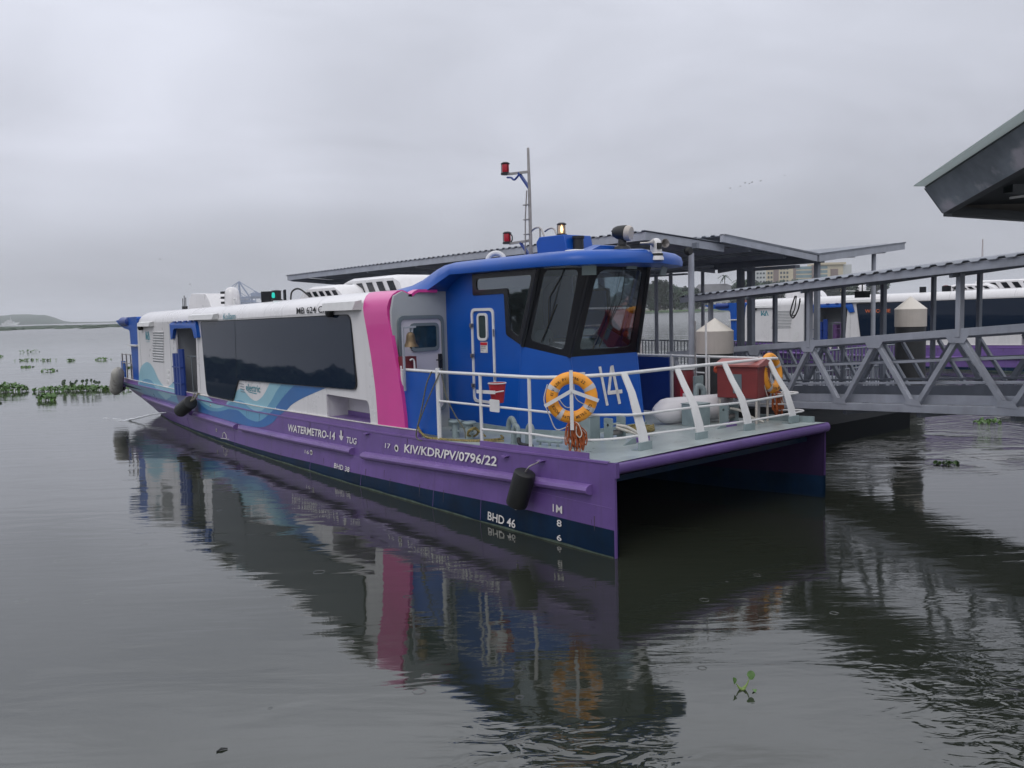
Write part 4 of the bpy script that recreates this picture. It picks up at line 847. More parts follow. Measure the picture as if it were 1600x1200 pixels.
# ================================================================== things that lie on, hang from or stand on the ferry
FM = Matrix.Translation((1.192, 9.785, 0)) @ Matrix.Rotation(R(-51.21), 4, 'Z')
FR = FM.to_3x3()
def fp(x, y, z): return FM @ Vector((x, y, z))
def lifebuoy(c, nrm, label, hank, letters=True):
    """orange lifebuoy; local frame: y axis out of the ring plane"""
    nrm = (FR @ Vector(nrm)).normalized(); side = Vector((0, 0, 1)).cross(nrm).normalized(); up = nrm.cross(side)
    root = bpy.data.objects.new('lifebuoy', None); COL.objects.link(root)
    root.matrix_world = Matrix((( side.x, up.x, nrm.x, c.x), (side.y, up.y, nrm.y, c.y), (side.z, up.z, nrm.z, c.z), (0, 0, 0, 1)))
    tag(root, label, 'lifebuoy', 'orange lifebuoys on the bow railing')
    def el(rr, k): return None
    def ringmesh(f0, f1, r_, sc=1.):
        m_ = MB(); n = max(4, int(40 * (f1 - f0))); full = f1 - f0 >= 1; rings_ = []
        for i in range(n if full else n + 1):
            a = 2 * PI * (f0 + (f1 - f0) * i / n)
            rings_.append([((.253 + r_ * math.cos(t)) * math.cos(a), (.253 + r_ * math.cos(t)) * math.sin(a), .72 * r_ * math.sin(t)) for t in [2 * PI * j / 16 for j in range(16)]])
        m_.loft(rings_, True, not full, full); return m_
    ringmesh(0, 1, .078).build('ring', M['orange'], root)
    for a in (28, 62 + 90, 210 + 26, 300 + 28):
        ringmesh((a - 6) / 360, (a + 6) / 360, .0805).build('reflective_band', mat('grey_reflective_band', (.48, .48, .50), .4, var=.1), root)
    if letters:
        def arc(s_, a0, a1, r_, flip=False):
            for i, ch in enumerate(s_):
                if ch == ' ': continue
                a = R(a0 + (a1 - a0) * i / (len(s_) - 1)); d = Vector((math.cos(a), math.sin(a), 0)); t_ = Vector((-math.sin(a), math.cos(a), 0))
                ux, uz = (t_, -d) if flip else (-t_, d)
                text(ch, .038, M['letterb'], root, d * (r_ - (0 if flip else .019) + (.019 if flip else 0)) - ux * .012 + Vector((0, 0, .0585)), ux, uz, width=.006 if ch in 'I/' else .024, bold=.01)
        arc('KIV/KDR/PV/0796/22', 170, 50, .253); arc('KOCHI WATER METRO LTD', 205, 338, .253, True)
    m_ = MB(); m_.tube(smoothpath([(.35 * math.cos(R(a)), .35 * math.sin(R(a)) - (.02 if k % 2 else 0) - (.12 if a in (235,) else 0), .01) for k, a in enumerate((150, 175, 195, 215, 235, 262))], 5), .007, 6)
    m_.tube(smoothpath([(-.2, .05, 0), (-.1, -.1, .01), (-.02, -.12, 0), (.0, .0, 0), (-.02, .2, 0)], 5), .006, 6); m_.tube(smoothpath([(.03, .2, 0), (.05, 0, .01), (.16, -.09, 0), (.22, -.1, 0)], 5), .006, 6)
    m_.tube(smoothpath([(.02, -.30, .06), (.08, -.33, .08), (.12, -.45, .08), (.09, -.5, .08), (.05, -.44, .08), (.06, -.34, .08)], 5), .007, 6)
    m_.build('grab_line', M['rope_w'], root)
    rnd = random.Random(3); m_ = MB()
    for k in range(26 if hank else 22):
        x0 = rnd.uniform(-.09, .13); L_ = rnd.uniform(.20, .32) if k % 3 else rnd.uniform(.34, .44); sp = rnd.uniform(-.04, .05)
        z0 = rnd.uniform(-.03, .07)
        m_.tube(smoothpath([(x0 * .3, -.30, z0), (x0 * .8 + sp * .3, -.36, z0 + .02), (x0 + sp, -.3 - L_ * .7, z0), (x0 + sp * 1.3 + .015, -.3 - L_, z0), (x0 + sp + .04, -.3 - L_ * .6, z0), (x0 * .5, -.34, z0)], 3), .008, 5)
    m_.build('floating_line', M['rope_o'], root); return root
lifebuoy(fp(-.85, .12, 1.885), (.72, -.69, 0), 'orange lifebuoy facing the camera on a white bracket, black lettering round it', True)
lifebuoy(fp(-.88, 4.52, 1.9), (.93, .12, .12), 'orange lifebuoy seen edge-on at the far corner of the bow railing', True)

def fender(p, q, r_, label, m, caps=True, nm='fender', grp='fenders hung round the ferry'):
    p, q = fp(*p), fp(*q); d = q - p; L_ = d.length
    root = empty(nm, p, 0, label, 'fender', grp); mt = d.to_track_quat('Z', 'Y').to_matrix()
    prof = [(0, 0), (r_ * .82, 0), (r_ * .95, .012), (r_, .05), (r_, L_ * .5), (r_, L_ - .05), (r_ * .95, L_ - .012), (r_ * .82, L_), (0, L_)] if caps else [(0, 0), (r_ * .3, .0), (r_ * .55, .05), (r_ * .9, .15), (r_, .25), (r_, L_ - .25), (r_ * .9, L_ - .15), (r_ * .55, L_ - .05), (r_ * .3, L_), (0, L_)]
    b_ = MB(); b_.lathe(prof, (0, 0, 0), 24, 'z', mt); b_.build('fender_body', m, root); return root, d
fr1, d1 = fender((-1.40, -.22, .90), (-1.58, -.24, .43), .148, 'black rubber fender hanging on the purple hull near the bow', M['rubber'])
b = MB(); o0 = fp(-1.40, -.22, .90)
b.tube(smoothpath([Vector((0, 0, 0)), fp(-1.33, -.2, .98) - o0, fp(-1.31, -.1, 1.01) - o0, fp(-1.30, -.05, 1.04) - o0], 4), .010, 6); b.build('fender_chain', M['steel'], fr1)
b = MB(); b.tube([fp(-1.58, -.24, .43) - o0, fp(-1.59, -.24, .37) - o0], .018, 6); b.build('fender_tail', M['rope_w'], fr1)
fr2_, d2 = fender((-14.72, -.22, .90), (-15.5, -.26, .62), .175, 'black rubber fender slung beside the side doorway', M['rubber'])
b = MB(); o0 = fp(-14.72, -.22, .90); b.tube(smoothpath([(0, 0, .02), fp(-14.6, -.15, 1.0) - o0, fp(-14.75, -.02, 1.1) - o0, fp(-14.95, .05, 1.06) - o0], 4), .025, 6); b.tube(smoothpath([(0, 0, .02), fp(-14.8, -.12, 1.04) - o0, fp(-15.0, -.02, 1.08) - o0], 4), .02, 6); b.build('fender_rope', M['rope_g'], fr2_)
M['fwhite'] = mat('grubby_white_fender', (.38, .37, .34), .6, var=.3, scale=5, stain=(.22, .21, .19))
fr3, d3 = fender((-21.5, -.25, 1.52), (-22.15, -.25, .66), .2, 'grubby white sausage fender hanging at the stern quarter', M['fwhite'], False)
fender((-23.0, .1, 1.22), (-23.15, .1, .72), .23, 'stubby black fender behind the white one at the stern', M['rubber'])
rf, df = fender((-2.08, 3.05, 1.32), (-1.45, 4.3, 1.36), .21, 'big white cylinder fender lying on the grey foredeck', mat('white_fender', (.60, .58, .60), .4, var=.08, scale=2), False, grp=None)
if 'group' in rf: del rf['group']

# red bucket on the rail
bk = empty('bucket', fp(-2.62, .3, 1.68), 0, 'red fire bucket hooked on the near bow railing', 'bucket')
b = MB(); b.lathe([(0, 0), (.085, 0), (.09, .01), (.125, .27), (.135, .275), (.135, .29), (.12, .29), (.082, .02), (0, .015)], (0, 0, 0), 20); b.build('pail', M['redb'], bk)
b = torus((0, 0, .285), .131, .008, (0, 0, 1)); b.build('rim', M['white2'], bk)
b = MB(); v_ = FR @ Vector((1, 0, 0)); yv = FR @ Vector((0, 1, 0))
b.bar(v_ * -.28 - yv * .165 + Vector((0, 0, .16)), v_ * .14 - yv * .15 + Vector((0, 0, .17)), .012, .05); b.tube([v_ * .13 - yv * .15 + Vector((0, 0, .17)), v_ * .15 + Vector((0, 0, .18))], .01, 6); b.build('bucket_clamp', M['white2'], bk)

# red locker on legs at the far side of the foredeck, hose drum beside it
lk = empty('red_locker', fp(-1.12, 4.12, 1.12), R(-51.21 + 14), 'red metal locker on legs at the far side of the foredeck', 'locker')
b = MB(); b.box((-.33, -.28, .42), (.33, .28, .92)); b.build('cabinet', M['red'], lk, bevel=.012)
b = MB(); b.loft([[(-.37, -.33, .92), (-.37, .33, .92), (-.37, .33, .95), (-.37, 0, 1.03), (-.37, -.33, .95)], [(.37, -.33, .92), (.37, .33, .92), (.37, .33, .95), (.37, 0, 1.03), (.37, -.33, .95)]]); b.build('lid', mat('faded_red_lid', (.34, .10, .09), .45, var=.15), lk)
b = MB(); b.box((-.06, -.29, .5), (.08, -.282, .8)); b.build('locker_window', M['seal'], lk)
for sx, sy in ((-.3, -.24), (.3, -.24), (-.3, .24), (.3, .24)):
    b = MB(); b.tube([(sx, sy, 0), (sx, sy, .43)], .02, 6); b.build('leg', M['cream'], lk)
b = MB(); b.lathe([(0, 0), (.05, 0), (.06, .03), (.05, .06), (0, .06)], (-.40, -.2, .86), 10, 'x'); b.build('alarm_knob', mat('orange_red', (.6, .08, .03), .4), lk)
hd_ = empty('hose_drum', fp(-2.28, 4.05, 1.08), R(-51), 'dark red hose drum with a white lid behind the big white fender', 'hose drum')
b = MB(); b.lathe([(0, .35), (.16, .35), (.17, .4), (.17, .82), (.16, .86), (0, .86)], (0, 0, 0), 18); b.build('drum', M['maroon'], hd_)
b = MB(); b.lathe([(0, .86), (.19, .86), (.19, .9), (.1, .93), (0, .93)], (0, 0, 0), 18); b.build('lid', M['white2'], hd_)
b = MB(); b.tube([(0, 0, 0), (0, 0, .36)], .05, 8); b.build('pedestal', M['gear'], hd_)
b = MB(); b.box((.12, -.24, .3), (.3, -.22, .55)); sb_ = b.build('fire_sign', M['redb'], hd_)
b = MB(); b.box((.18, -.245, .38), (.23, -.2405, .48)); b.build('sign_mark', M['letter'], sb_)

# mooring ropes
def ropeobj(paths, r_, m, label, base, grp='ropes on the foredeck'):
    o0 = fp(*base); b_ = MB()
    for p in paths: b_.tube([fp(*q) - o0 for q in smoothpath(p, 6)], r_, 6)
    o = b_.build('mooring_rope', m); o.location = o0; return tag(o, label, 'rope', grp)
ropeobj([[(-3.9, .02, 2.1), (-4.0, -.02, 1.9), (-4.15, -.03, 1.5), (-4.3, -.04, 1.15), (-4.33, -.02, 1.02), (-4.15, .02, .985), (-3.8, .12, 1.05)], [(-3.78, .13, 2.14), (-3.84, .05, 1.95), (-4.1, -.02, 1.5), (-4.28, -.04, 1.2)],
         [(-3.86, .16, 2.12), (-3.78, .2, 1.7), (-3.7, .3, 1.4), (-3.55, .35, 1.2), (-3.45, .3, 1.08)]], .011, M['rope_g'], 'thin grey rope looped over the railing post beside the blue gate', (-3.9, .1, 1.05))
ropeobj([[(-4.28, -.03, 1.22), (-4.2, -.02, 1.12), (-4.05, .0, 1.06), (-3.8, .1, 1.05), (-3.4, .14, 1.06), (-3.0, .3, 1.07), (-2.75, .5, 1.08)], [(-4.26, -.02, 1.14), (-4.0, .02, 1.04), (-3.6, .1, 1.06), (-3.2, .25, 1.07), (-2.95, .6, 1.08), (-3.2, .8, 1.08)],
         [(-3.36, .28, 1.12), (-3.32, .27, 1.2), (-3.3, .38, 1.24), (-3.34, .46, 1.15), (-3.38, .4, 1.1), (-3.36, .28, 1.14), (-3.3, .3, 1.22), (-3.3, .42, 1.2), (-3.2, .5, 1.1)]], .018, M['rope_y'], 'yellow and black rope run from the gate round the twin bollards', (-3.6, .1, 1.05))
coil = []
for k in range(34): a = k * .8; coil.append((-1.75 + (.18 + .03 * math.sin(k * 1.7)) * math.cos(a) * 1.1, 2.35 + (.24 + .04 * math.cos(k * 2.3)) * math.sin(a), zd(-1.7) + .03 + .0022 * k))
ropeobj([coil], .016, M['rope_y'], 'yellow and black rope lying in a coil in front of the wheelhouse', (-1.75, 2.35, 1.1))
ropeobj([[(-1.43, 1.52, 1.33), (-1.3, 1.62, 1.3), (-1.15, 1.72, 1.2), (-1.05, 1.8, 1.13)], [(-1.42, 1.5, 1.30), (-1.2, 1.7, 1.2), (-1.1, 1.76, 1.13), (-1.2, 1.9, 1.12)]], .022, M['rope_w'], 'pale rope over the fairlead right of the near lifebuoy', (-1.3, 1.6, 1.1))
ropeobj([[(-1.23, 3.92, 1.36), (-1.1, 4.0, 1.33), (-.95, 4.1, 1.22), (-.8, 4.2, 1.15)]], .022, M['rope_w'], 'pale rope over the fairlead in front of the red locker', (-1.1, 4.0, 1.1))

# ================================================================== second ferry, berthed behind the gangway
f2 = copy_tree(ferry, None, ('lettering', 'tug_arrow', 'outlet_ring', 'load_mark', 'flag_staff', 'wave_stripe', 'underline_mark'))
f2.location = (25.9, 28.2, 0); f2.rotation_euler = (0, 0, R(-47))
f2['label'] = 'second white ferry with purple hull and blue stern arch berthed behind the gangway'
f2['group'] = 'catamaran ferries of one kind'; ferry['group'] = 'catamaran ferries of one kind'
text('WELCOME', .15, M['led'], f2, (-14.0, -.01, 2.5), UX, UZ, width=1.15, bold=.01)
text('TUG', .12, M['letter'], f2, (-15.3, -.04, .80), UX, UZ, width=.5, bold=.01)
b = MB(); b.add([(-15.66, -.04, .98), (-15.6, -.04, .98), (-15.6, -.04, .88), (-15.54, -.04, .88), (-15.63, -.04, .78), (-15.72, -.04, .88), (-15.66, -.04, .88)], [(0, 6, 2, 1), (2, 6, 5, 4, 3)]); b.build('tug_arrow', M['letter'], f2, recalc=False)

# ================================================================== pontoon, canopy, gangway, piles
cu, cv = Vector((.61, -.79, 0)).normalized(), Vector((.79, .61, 0)).normalized()   # canopy frame: s along, t across
crz = math.atan2(-.79, .61)
# local frame of pontoon things: x = s, y = t, origin E0
E0 = (3.0, 18.0)
pon = empty('pontoon', (E0[0], E0[1], 0), crz, 'floating landing pontoon under the butterfly canopy', 'pontoon')
b = MB(); b.box((-20, .2, -.4), (.7, 10.6, .62)); b.build('pontoon_hull', M['pile'], pon)
b = MB(); b.box((.71, 2.2, -.4), (2.7, 6.0, .42)); b.build('landing_float', mat('black_float', (.006, .008, .010), .7, var=.3, spec=.1), pon)
b = MB(); b.box((-20, .1, .622), (.75, 10.7, .70)); b.build('pontoon_deck', M['galvd'], pon)
b = MB()
for y0 in (.35, 10.3):
    for z in (1.75, 1.2): b.tube([(-19.8, y0, z), (-.2, y0, z)], .025, 6)
    x = -19.7
    while x < -.2:
        b.box((x, y0 - .012, .7), (x + .03, y0 + .012, 1.75)); x += .16
b.build('railing', M['galvd'], pon)
b = MB()
for z in (1.78, 1.25): b.tube([(.5, 5.5, z), (.5, 10.3, z)], .025, 6)
x = 5.5
while x < 10.3:
    b.box((.488, x, .7), (.512, x + .03, 1.78)); x += .16
b.build('railing', M['galvd'], pon)
can = empty('pontoon_canopy', (E0[0], E0[1], .7), crz, 'long grey butterfly canopy of corrugated sheet on slim posts', 'canopy')
def corr(x0, x1, y0, z0, y1, z1, pitch_=.26, amp=.028, th=.012, axis='x'):
    """corrugated sheet: ribs run across (y); profile varies along x"""
    m_ = MB(); xs_ = []; x = x0
    while x < x1:
        xs_ += [(x, 0), (x + pitch_ * .45, 0), (x + pitch_ * .55, amp), (x + pitch_ * .9, amp)]; x += pitch_
    xs_ = [(min(a, x1), c) for a, c in xs_]
    m_.loft([[(a, y0, z0 + c), (a, y1, z1 + c), (a, y1, z1 + c - th), (a, y0, z0 + c - th)] for a, c in xs_]); return m_
Z0 = -.7
corr(-19.2, .0, -.12, 4.62 + Z0, 2.6, 4.43 + Z0).build('roof_sheet', M['roofsheet'], can, smooth=False)
corr(-19.0, .25, 2.25, 4.60 + Z0, 6.05, 4.24 + Z0).build('roof_sheet', M['roofsheet'], can, smooth=False)
corr(-19.0, .25, 6.05, 4.24 + Z0, 10.5, 4.66 + Z0).build('roof_sheet', M['roofsheet'], can, smooth=False)
def cbar(p, q, w_, h_, nm, m=None): 
    m_ = MB(); m_.bar(p, q, w_, h_); return m_.build(nm, m or M['galv'], can)
cbar((-19.1, -.06, 4.52 + Z0), (-.02, -.06, 4.52 + Z0), .06, .17, 'fascia_beam')
cbar((-.06, -.08, 4.53 + Z0), (-.06, 2.6, 4.33 + Z0), .06, .17, 'end_rafter'); cbar((.2, 2.2, 4.52 + Z0), (.2, 6.0, 4.14 + Z0), .08, .15, 'end_rafter'); cbar((.2, 6.1, 4.14 + Z0), (.2, 10.45, 4.56 + Z0), .08, .17, 'end_rafter')
cbar((-19.1, -.05, 4.50 + Z0), (-19.1, 6.2, 4.12 + Z0), .06, .14, 'end_rafter')
cbar((-19.0, 6.3, 4.10 + Z0), (.2, 6.3, 4.10 + Z0), .2, .12, 'valley_gutter', M['galvd'])
cbar((-19.0, 10.4, 4.56 + Z0), (.2, 10.4, 4.56 + Z0), .06, .15, 'fascia_beam')
for y0, z in ((1.5, 4.36), (3.4, 4.32), (4.8, 4.19), (8.0, 4.27), (9.6, 4.42)): cbar((-18.9, y0, z + Z0), (.1, y0, z + Z0), .08, .12, 'purlin', M['galvd'])
for x in (-18.9, -15.8, -12.6, -9.5, -6.3, -3.2):
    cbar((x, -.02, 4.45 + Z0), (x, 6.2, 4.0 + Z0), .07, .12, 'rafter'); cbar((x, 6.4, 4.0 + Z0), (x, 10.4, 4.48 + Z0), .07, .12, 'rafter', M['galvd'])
def cpost(x, y, h, r_=.07, m=None, sq=False):
    m_ = MB()
    if sq: m_.box((x - r_, y - r_, 0), (x + r_, y + r_, h + Z0))
    else: m_.tube([(x, y, 0), (x, y, h + Z0)], r_, 12)
    m_.box((x - .14, y - .14, 0), (x + .14, y + .14, .02)); return m_.build('post', m or M['galv'], can)
for x in (-.1, -6.2, -12.4, -18.4): cpost(x, 1.5, 4.20, .07)
for x in (-4.9, -5.5, -10.5, -15.5): cpost(x, 6.25, 4.1, .06)
for x in (.05, -2.0, -2.35, -8.0, -13.0, -18.5): cpost(x, 6.3, 4.08, .06 if x > -.5 else .08, M['galvd'], True)
for x in (0.05, -6, -12, -18): cpost(x, 9.1, 4.38, .06)
m_ = MB(); m_.box((-6.2, 5.6, 3.92 + Z0), (-3.8, 5.75, 3.97 + Z0)); m_.box((-1.6, 5.4, 3.9 + Z0), (.0, 5.6, 3.98 + Z0)); m_.box((-3.4, 3.8, 3.98 + Z0), (-1.4, 3.92, 4.04 + Z0)); m_.build('light_batten', M['galvd'], can)
m_ = MB(); m_.lathe([(0, 0), (.08, 0), (.1, .05), (.08, .12), (0, .12)], (.02, 1.2, 4.22 + Z0), 12, 'x'); m_.build('floodlight', M['rubber'], can)

gd = Vector((.3187, -.9479, 0)); grz = math.atan2(gd.y, gd.x)
gw = empty('covered_gangway', (4.1, 21.2, .6), grz, 'grey steel truss gangway with a corrugated roof leading ashore on the right', 'gangway')
SL = .078; SH_ = 1.2; GL = 14.1
def zb(s): return SL * s
def gbar(p, q, w_, h_, nm, m=None, up=(0, 0, 1)):
    m_ = MB(); m_.bar(p, q, w_, h_, up); return m_.build(nm, m or M['galv'], gw, bevel=.006)
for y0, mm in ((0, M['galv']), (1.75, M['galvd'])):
    gbar((-.2, y0, zb(-.2)), (GL, y0, zb(GL)), .10, .13, 'bottom_chord', mm); gbar((-.2, y0, zb(-.2) + SH_), (GL, y0, zb(GL) + SH_), .10, .12, 'top_chord', mm)
    k = 0; s = .1
    while s < GL - 1.8:
        gbar((s, y0, zb(s) + SH_ - .05), (s + .83, y0, zb(s + .83) + .06), .085, .075, 'diagonal', mm, (0, 1, 0)); gbar((s + .93, y0, zb(s + .9) + .06), (s + 1.74, y0, zb(s + 1.74) + SH_ - .05), .085, .075, 'diagonal', mm, (0, 1, 0)); s += 1.75; k += 1
    if y0:
        s = .55
        while s < GL - 1.5:
            gbar((s, y0 + .06, zb(s) + SH_ - .06), (s + .8, y0 + .06, zb(s + .8) + .05), .06, .06, 'far_lattice', mm, (0, 1, 0)); s += .875
    else:
        for k in range(8):
            s = .1 + 1.75 * k
            m_ = MB(); m_.add([(s - .16, -.056, zb(s) + SH_ - .16), (s + .12, -.056, zb(s) + SH_ - .16), (s + .2, -.056, zb(s) + SH_ - .04), (s - .24, -.056, zb(s) + SH_ - .04)], [(0, 1, 2, 3)]); m_.build('gusset_plate', mm, gw, recalc=False)
            s += .88
            m_ = MB(); m_.add([(s - .2, -.056, zb(s) + .055), (s + .2, -.056, zb(s) + .055), (s + .12, -.056, zb(s) + .16), (s - .12, -.056, zb(s) + .16)], [(0, 1, 2, 3)]); m_.build('gusset_plate', mm, gw, recalc=False)
    for hh in (.42, .78):
        gbar((0, y0 + .09 * (1 if y0 == 0 else -1), zb(0) + hh), (GL, y0 + .09 * (1 if y0 == 0 else -1), zb(GL) + hh), .03, .045, 'guard_rail', mm)
    for s in (1.85, 5.35, 8.85, 12.35):
        h = 3.2 - .6 + .0385 * s - .1
        yy = y0 - .02 if y0 == 0 else y0
        gbar((s, yy, zb(s) + (SH_ - .07 if y0 == 0 else 0)), (s, yy, h + (0 if y0 == 0 else .1)), .09, .09, 'roof_post', mm, (1, 0, 0))
    if y0:
        for s in (3.0, 4.2, 6.6, 7.6, 10.2): gbar((s, y0, zb(s)), (s, y0, 2.7 + .0385 * s), .07, .07, 'roof_post', mm, (1, 0, 0))
m_ = MB()
m_.add([(-.3, .12, zb(-.3) + .03), (GL, .12, zb(GL) + .03), (GL, 1.65, zb(GL) + .03), (-.3, 1.65, zb(-.3) + .03), (-.3, .12, zb(-.3) - .03), (GL, .12, zb(GL) - .03), (GL, 1.65, zb(GL) - .03), (-.3, 1.65, zb(-.3) - .03)], [(0, 1, 2, 3), (7, 6, 5, 4), (0, 4, 5, 1), (1, 5, 6, 2), (2, 6, 7, 3), (3, 7, 4, 0)]); m_.build('walkway', mat('wet_walkway_plate', (.20, .21, .235), .28, var=.3, scale=2, bump=.2, bscale=60), gw)
m_ = MB(); m_.add([(-.2, .10, zb(-.2) + .07), (GL, .10, zb(GL) + .07), (GL, .10, zb(GL) + .22), (-.2, .10, zb(-.2) + .22), (-.2, .12, zb(-.2) + .07), (GL, .12, zb(GL) + .07), (GL, .12, zb(GL) + .22), (-.2, .12, zb(-.2) + .22)], [(0, 1, 2, 3), (7, 6, 5, 4), (0, 4, 5, 1), (3, 2, 6, 7)]); m_.build('toe_board', M['galv'], gw)
m_ = MB(); m_.add([(-.2, 1.63, zb(-.2) + .07), (GL, 1.63, zb(GL) + .07), (GL, 1.63, zb(GL) + .30), (-.2, 1.63, zb(-.2) + .30), (-.2, 1.65, zb(-.2) + .07), (GL, 1.65, zb(GL) + .07), (GL, 1.65, zb(GL) + .30), (-.2, 1.65, zb(-.2) + .30)], [(0, 1, 2, 3), (7, 6, 5, 4), (0, 4, 5, 1), (3, 2, 6, 7)]); m_.build('toe_board', M['galvd'], gw)
for s in [1.0 + 1.75 * k for k in range(8)]: gbar((s, .05, zb(s) - .1), (s, 1.7, zb(s) - .1), .08, .1, 'cross_beam', M['galvd'])
# roof of the gangway: sloping up away from the near eave
RS = .0385
def roofz(s, y): return 3.19 - .6 + RS * s + .10 * (y + .3)
m_ = MB(); s = .9; prof = []
while s < GL + .2:
    prof += [(s, 0), (s + .13, 0), (s + .17, .03), (s + .26, .03)]; s += .3
m_.loft([[(a, -.32, roofz(a, -.32) + c), (a, 2.1, roofz(a, 2.1) + c), (a, 2.1, roofz(a, 2.1) + c - .01), (a, -.32, roofz(a, -.32) + c - .01)] for a, c in prof]); m_.build('roof_sheet', M['roofsheet'], gw, smooth=False)
gbar((.9, -.26, roofz(.9, -.26) - .075), (GL + .1, -.26, roofz(GL, -.26) - .075), .05, .13, 'eave_beam'); gbar((.9, 2.02, roofz(.9, 2.0) - .1), (GL + .1, 2.02, roofz(GL, 2.0) - .1), .05, .12, 'eave_beam', M['galvd'])
for y0 in (.0, .9, 1.75): gbar((1.0, y0, roofz(1, y0) - .12), (GL, y0, roofz(GL, y0) - .12), .08, .10, 'purlin', M['galvd'])
for s in [1.85 + 1.75 * k for k in range(7)]: gbar((s, -.22, roofz(s, -.22) - .17), (s, 1.95, roofz(s, 1.95) - .17), .06, .08, 'rafter', M['galvd'])
for s, y0 in ((6.4, .3), (9.2, 1.4), (11.2, .5)):
    m_ = MB(); m_.box((s - .2, y0, roofz(s, y0) - .42), (s + .06, y0 + .12, roofz(s, y0) - .30)); m_.tube([(s - .07, y0 + .06, roofz(s, y0) - .3), (s - .07, y0 + .06, roofz(s, y0) - .15)], .012, 5); m_.build('walkway_lamp', M['rubber'], gw)
m_ = MB(); m_.tube(smoothpath([(4.95, -.05, 2.55), (4.85, -.05, 2.35), (4.8, -.05, 2.2), (4.9, -.05, 2.12), (5.05, -.05, 2.3), (5.1, -.05, 2.5)], 5), .014, 6); m_.tube(smoothpath([(5.0, -.06, 2.55), (4.95, -.06, 2.3), (4.87, -.06, 2.17), (5.0, -.06, 2.2), (5.12, -.06, 2.45)], 5), .012, 6); m_.build('hanging_cable', M['rubber'], gw)

def pile(x, y, r_, apex, sh, bot, label):
    root = empty('mooring_pile', (x, y, 0), 0, label, 'pile', 'cone capped mooring piles')
    m_ = MB(); m_.lathe([(0, -1), (r_ * .96, -1), (r_ * .96, bot), (0, bot)], (0, 0, 0), 28); m_.build('pile_shaft', M['pile'], root)
    m_ = MB(); m_.lathe([(r_ * .9, bot - .02), (r_, bot - .02), (r_ * 1.0, sh), (r_ * .9, sh)], (0, 0, 0), 36); m_.build('sleeve', M['cream'], root)
    m_ = MB(); m_.lathe([(0, sh), (r_ * 1.02, sh), (r_ * 1.02, sh + .012), (0, apex)], (0, 0, 0), 14); m_.build('cone_cap', M['creamtop'], root, angle=20); return root
pile(4.31, 17.6, .39, 2.745, 2.46, 2.02, 'cream mooring pile with a faceted cone cap beside the bow railing')
pile(10.56, 22.0, .39, 3.12, 2.77, 2.34, 'cream mooring pile with cone cap seen through the gangway on the right')

# ---- corner of the terminal roof, upper right
rk = empty('terminal_roof', (4.6, 9.0, 4.0), 0, 'weathered corner of the terminal eave jutting in at upper right', 'roof')
def rl(p): return Vector(p) - Vector((4.6, 9.0, 4.0))
dirr = (Vector((4.27, 7.0, 4.53)) - Vector((4.33, 9.0, 4.21)))          # runs towards the right edge of the frame
dirr = dirr * 2.2
def slab(pts, d_, th, nm, m):
    """quad outline pts (4 corners) with thickness vector th"""
    m_ = MB(); P4 = [rl(p) for p in pts]; m_.add(P4 + [p + Vector(th) for p in P4], [(0, 1, 2, 3), (7, 6, 5, 4), (0, 4, 5, 1), (1, 5, 6, 2), (2, 6, 7, 3), (3, 7, 4, 0)]); return m_.build(nm, m, rk)
A1, B1, C1 = Vector((4.33, 9.0, 4.21)), Vector((4.45, 9.0, 4.207)), Vector((4.65, 9.0, 3.92))
slab([A1, A1 + dirr, B1 + dirr + Vector((.03, 0, -.02)), B1], 0, (0, 0, .012), 'eave_sheet', M['sheet'])
slab([B1 + Vector((0, 0, -.02)), B1 + dirr * 1.0 + Vector((0, 0, -.02)), B1 + dirr + Vector((.4, 0, .1)), B1 + Vector((.4, 0, .1))], 0, (0, 0, .03), 'roof_deck', M['dkmetal'])
slab([B1 + Vector((0, .0, -.025)), B1 + dirr + Vector((0, 0, -.025)), C1 + dirr, C1], 0, (.07, .03, .0), 'fascia_board', M['conc'])
slab([B1 + Vector((0, .005, -.02)), B1 + Vector((.0, .02, -.02)), C1 + Vector((.0, .02, 0)), C1 + Vector((0, .005, 0))], 0, (.07, .02, 0), 'fascia_end', M['dkmetal'])
slab([C1, C1 + dirr, C1 + dirr + Vector((.12, .05, 0)), C1 + Vector((.12, .05, 0))], 0, (0, 0, .03), 'gutter_lip', M['dkmetal'])
m_ = MB(); p0 = rl(C1) + Vector((.1, .1, .03)); m_.bar(p0, p0 + Vector((3.2, 1.6, -.06)), .10, .10); m_.bar(p0 + Vector((.35, -.5, .18)), p0 + Vector((3.2, .9, .12)), .1, .12); m_.build('tie_beam', M['dkmetal'], rk)
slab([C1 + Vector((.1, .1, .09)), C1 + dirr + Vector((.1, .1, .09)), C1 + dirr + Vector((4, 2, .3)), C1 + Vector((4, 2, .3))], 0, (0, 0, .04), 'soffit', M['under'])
slab([C1 + Vector((.12, .12, .02)), C1 + Vector((3.3, 1.7, -.04)), C1 + Vector((3.3, 1.7, 3.0)), C1 + Vector((.14, .12, .22))], 0, (.0, .05, 0), 'gable_panel', mat('brown_gable_panel', (.10, .09, .08), .7, var=.3))
m_ = MB(); m_.bar(rl(C1) + Vector((.5, -.35, .10)), rl(C1) + Vector((1.2, -.6, .16)), .05, .02); m_.build('soffit_lamp', M['white2'], rk)

